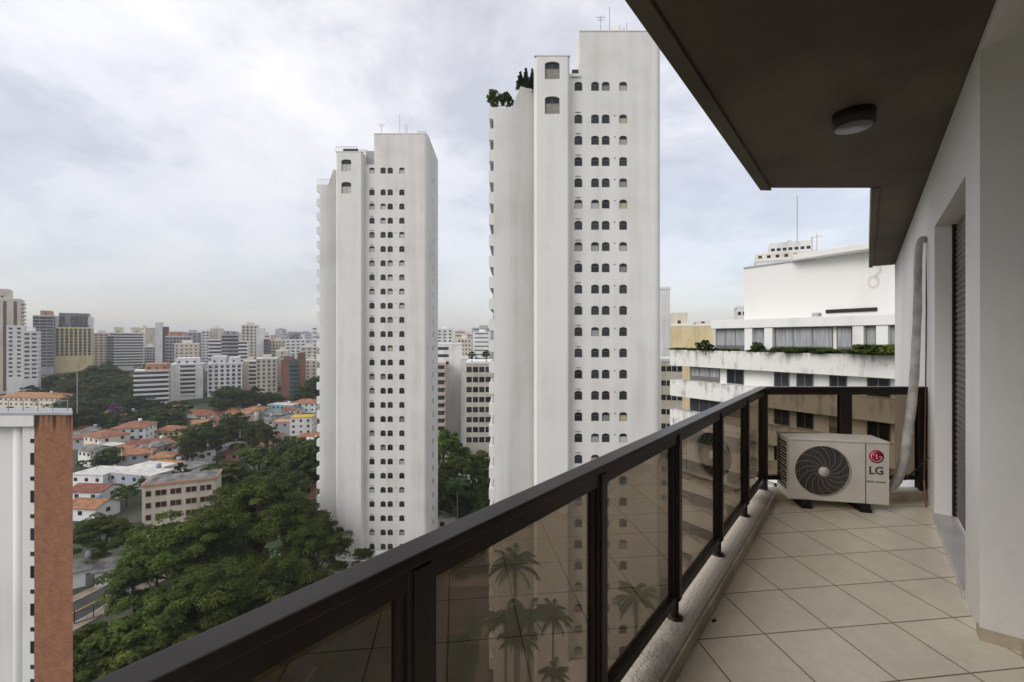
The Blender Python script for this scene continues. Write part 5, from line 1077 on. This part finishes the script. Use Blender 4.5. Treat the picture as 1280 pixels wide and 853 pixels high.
for x in (0.14, 0.60):
    f = MB(); f.box(x - 0.045, x + 0.045, -0.02, Dp + 0.03, 0.0, 0.028); f.box(x - 0.035, x + 0.035, -0.02, Dp, 0.028, 0.076); f.build('rubber_foot', M['black'], ac, bevel=0.006)

# insulated pipe from the wall to the unit
def PW(px, py, Y): return Vector(P(px, py, Y))
pts = [PW(1160, 301, 4.36), PW(1153, 299, 4.30), PW(1149, 308, 4.26), PW(1147.5, 335, 4.22), PW(1147, 380, 4.18), PW(1145, 430, 4.15), PW(1143, 470, 4.12), PW(1139, 510, 4.09), PW(1134.5, 545, 4.05), PW(1131, 570, 4.02), PW(1126, 590, 3.99), PW(1119, 604, 3.97), PW(1110, 611, 3.97)]
def smooth(pts, k=4):
    out = []
    for i in range(len(pts) - 1):
        p0, p1, p2, p3 = pts[max(i - 1, 0)], pts[i], pts[i + 1], pts[min(i + 2, len(pts) - 1)]
        for j in range(k):
            t = j / k; out.append(0.5 * ((2 * p1) + (-p0 + p2) * t + (2 * p0 - 5 * p1 + 4 * p2 - p3) * t * t + (-p0 + 3 * p1 - 3 * p2 + p3) * t ** 3))
    return out + [pts[-1]]
sp = smooth(pts, 6); rs = random.Random(2)
rr = [(0.026 + 0.010 * min(1, i / 45)) + 0.0012 * math.sin(i * 1.1) + rs.uniform(-.0008, .0008) for i in range(len(sp))]
pp = MB().tube(sp, rr, 14).build('insulated_pipe', M['tape']); tag(pp, 'thick taped pipe running down the white wall to the air conditioner', 'pipe')
cb_ = MB().tube(smooth([PW(1158.5, 302, 4.33), PW(1158, 360, 4.28), PW(1157.5, 440, 4.25), PW(1156, 560, 4.2), PW(1155, 600, 4.1)], 4), 0.006, 6).build('thin_cable', M['brown']); tag(cb_, 'thin brownish cable hanging beside the taped pipe', 'cable')
cb_ = MB().tube(smooth([PW(1131, 600, 3.95), PW(1142, 590, 4.0), PW(1152, 580, 3.95), PW(1161, 572, 3.93)], 4), 0.007, 6).build('power_cable', M['black']); tag(cb_, 'black cable crossing from the pipe to the wall', 'cable')
cb_ = MB().tube(smooth([PW(1155, 600, 4.02), PW(1156, 618, 3.99), PW(1158, 634, 3.93)], 4), 0.008, 6).build('drain_hose', M['brown']); tag(cb_, 'thin brown hose going down to the floor in the corner', 'hose')
# scrap on the floor
g = Vector(P(892.5, 777, 1.5 * F / (777 - HOR))); scp = empty('plastic_scrap', (g.x, g.y, FL), 0.4, label='tiny black and blue plastic scrap on the floor tiles', cat='scrap')
MB().box(-0.011, 0.011, -0.006, 0.006, 0, 0.009).build('clip', M['black'], scp, bevel=0.001); MB().box(0.004, 0.013, -0.004, 0.004, 0.009, 0.017).build('tab', M['bluegrey'], scp)

# ------------------------------------------------------------------ haze
def haze():
    m = bpy.data.materials.new('haze_air'); m.use_nodes = True; nt = m.node_tree; nt.nodes.clear(); o = nt.nodes.new('ShaderNodeOutputMaterial'); v = nt.nodes.new('ShaderNodeVolumePrincipled')
    v.inputs['Color'].default_value = (0.86, 0.88, 0.93, 1); v.inputs['Density'].default_value = 0.0002; v.inputs['Anisotropy'].default_value = 0.0; nt.links.new(v.outputs[0], o.inputs['Volume'])
    tag(MB().box(-9300, 9300, -700, 12300, -3, 170).build('haze', m), kind='stuff')
HAZE = True
if HAZE: haze()
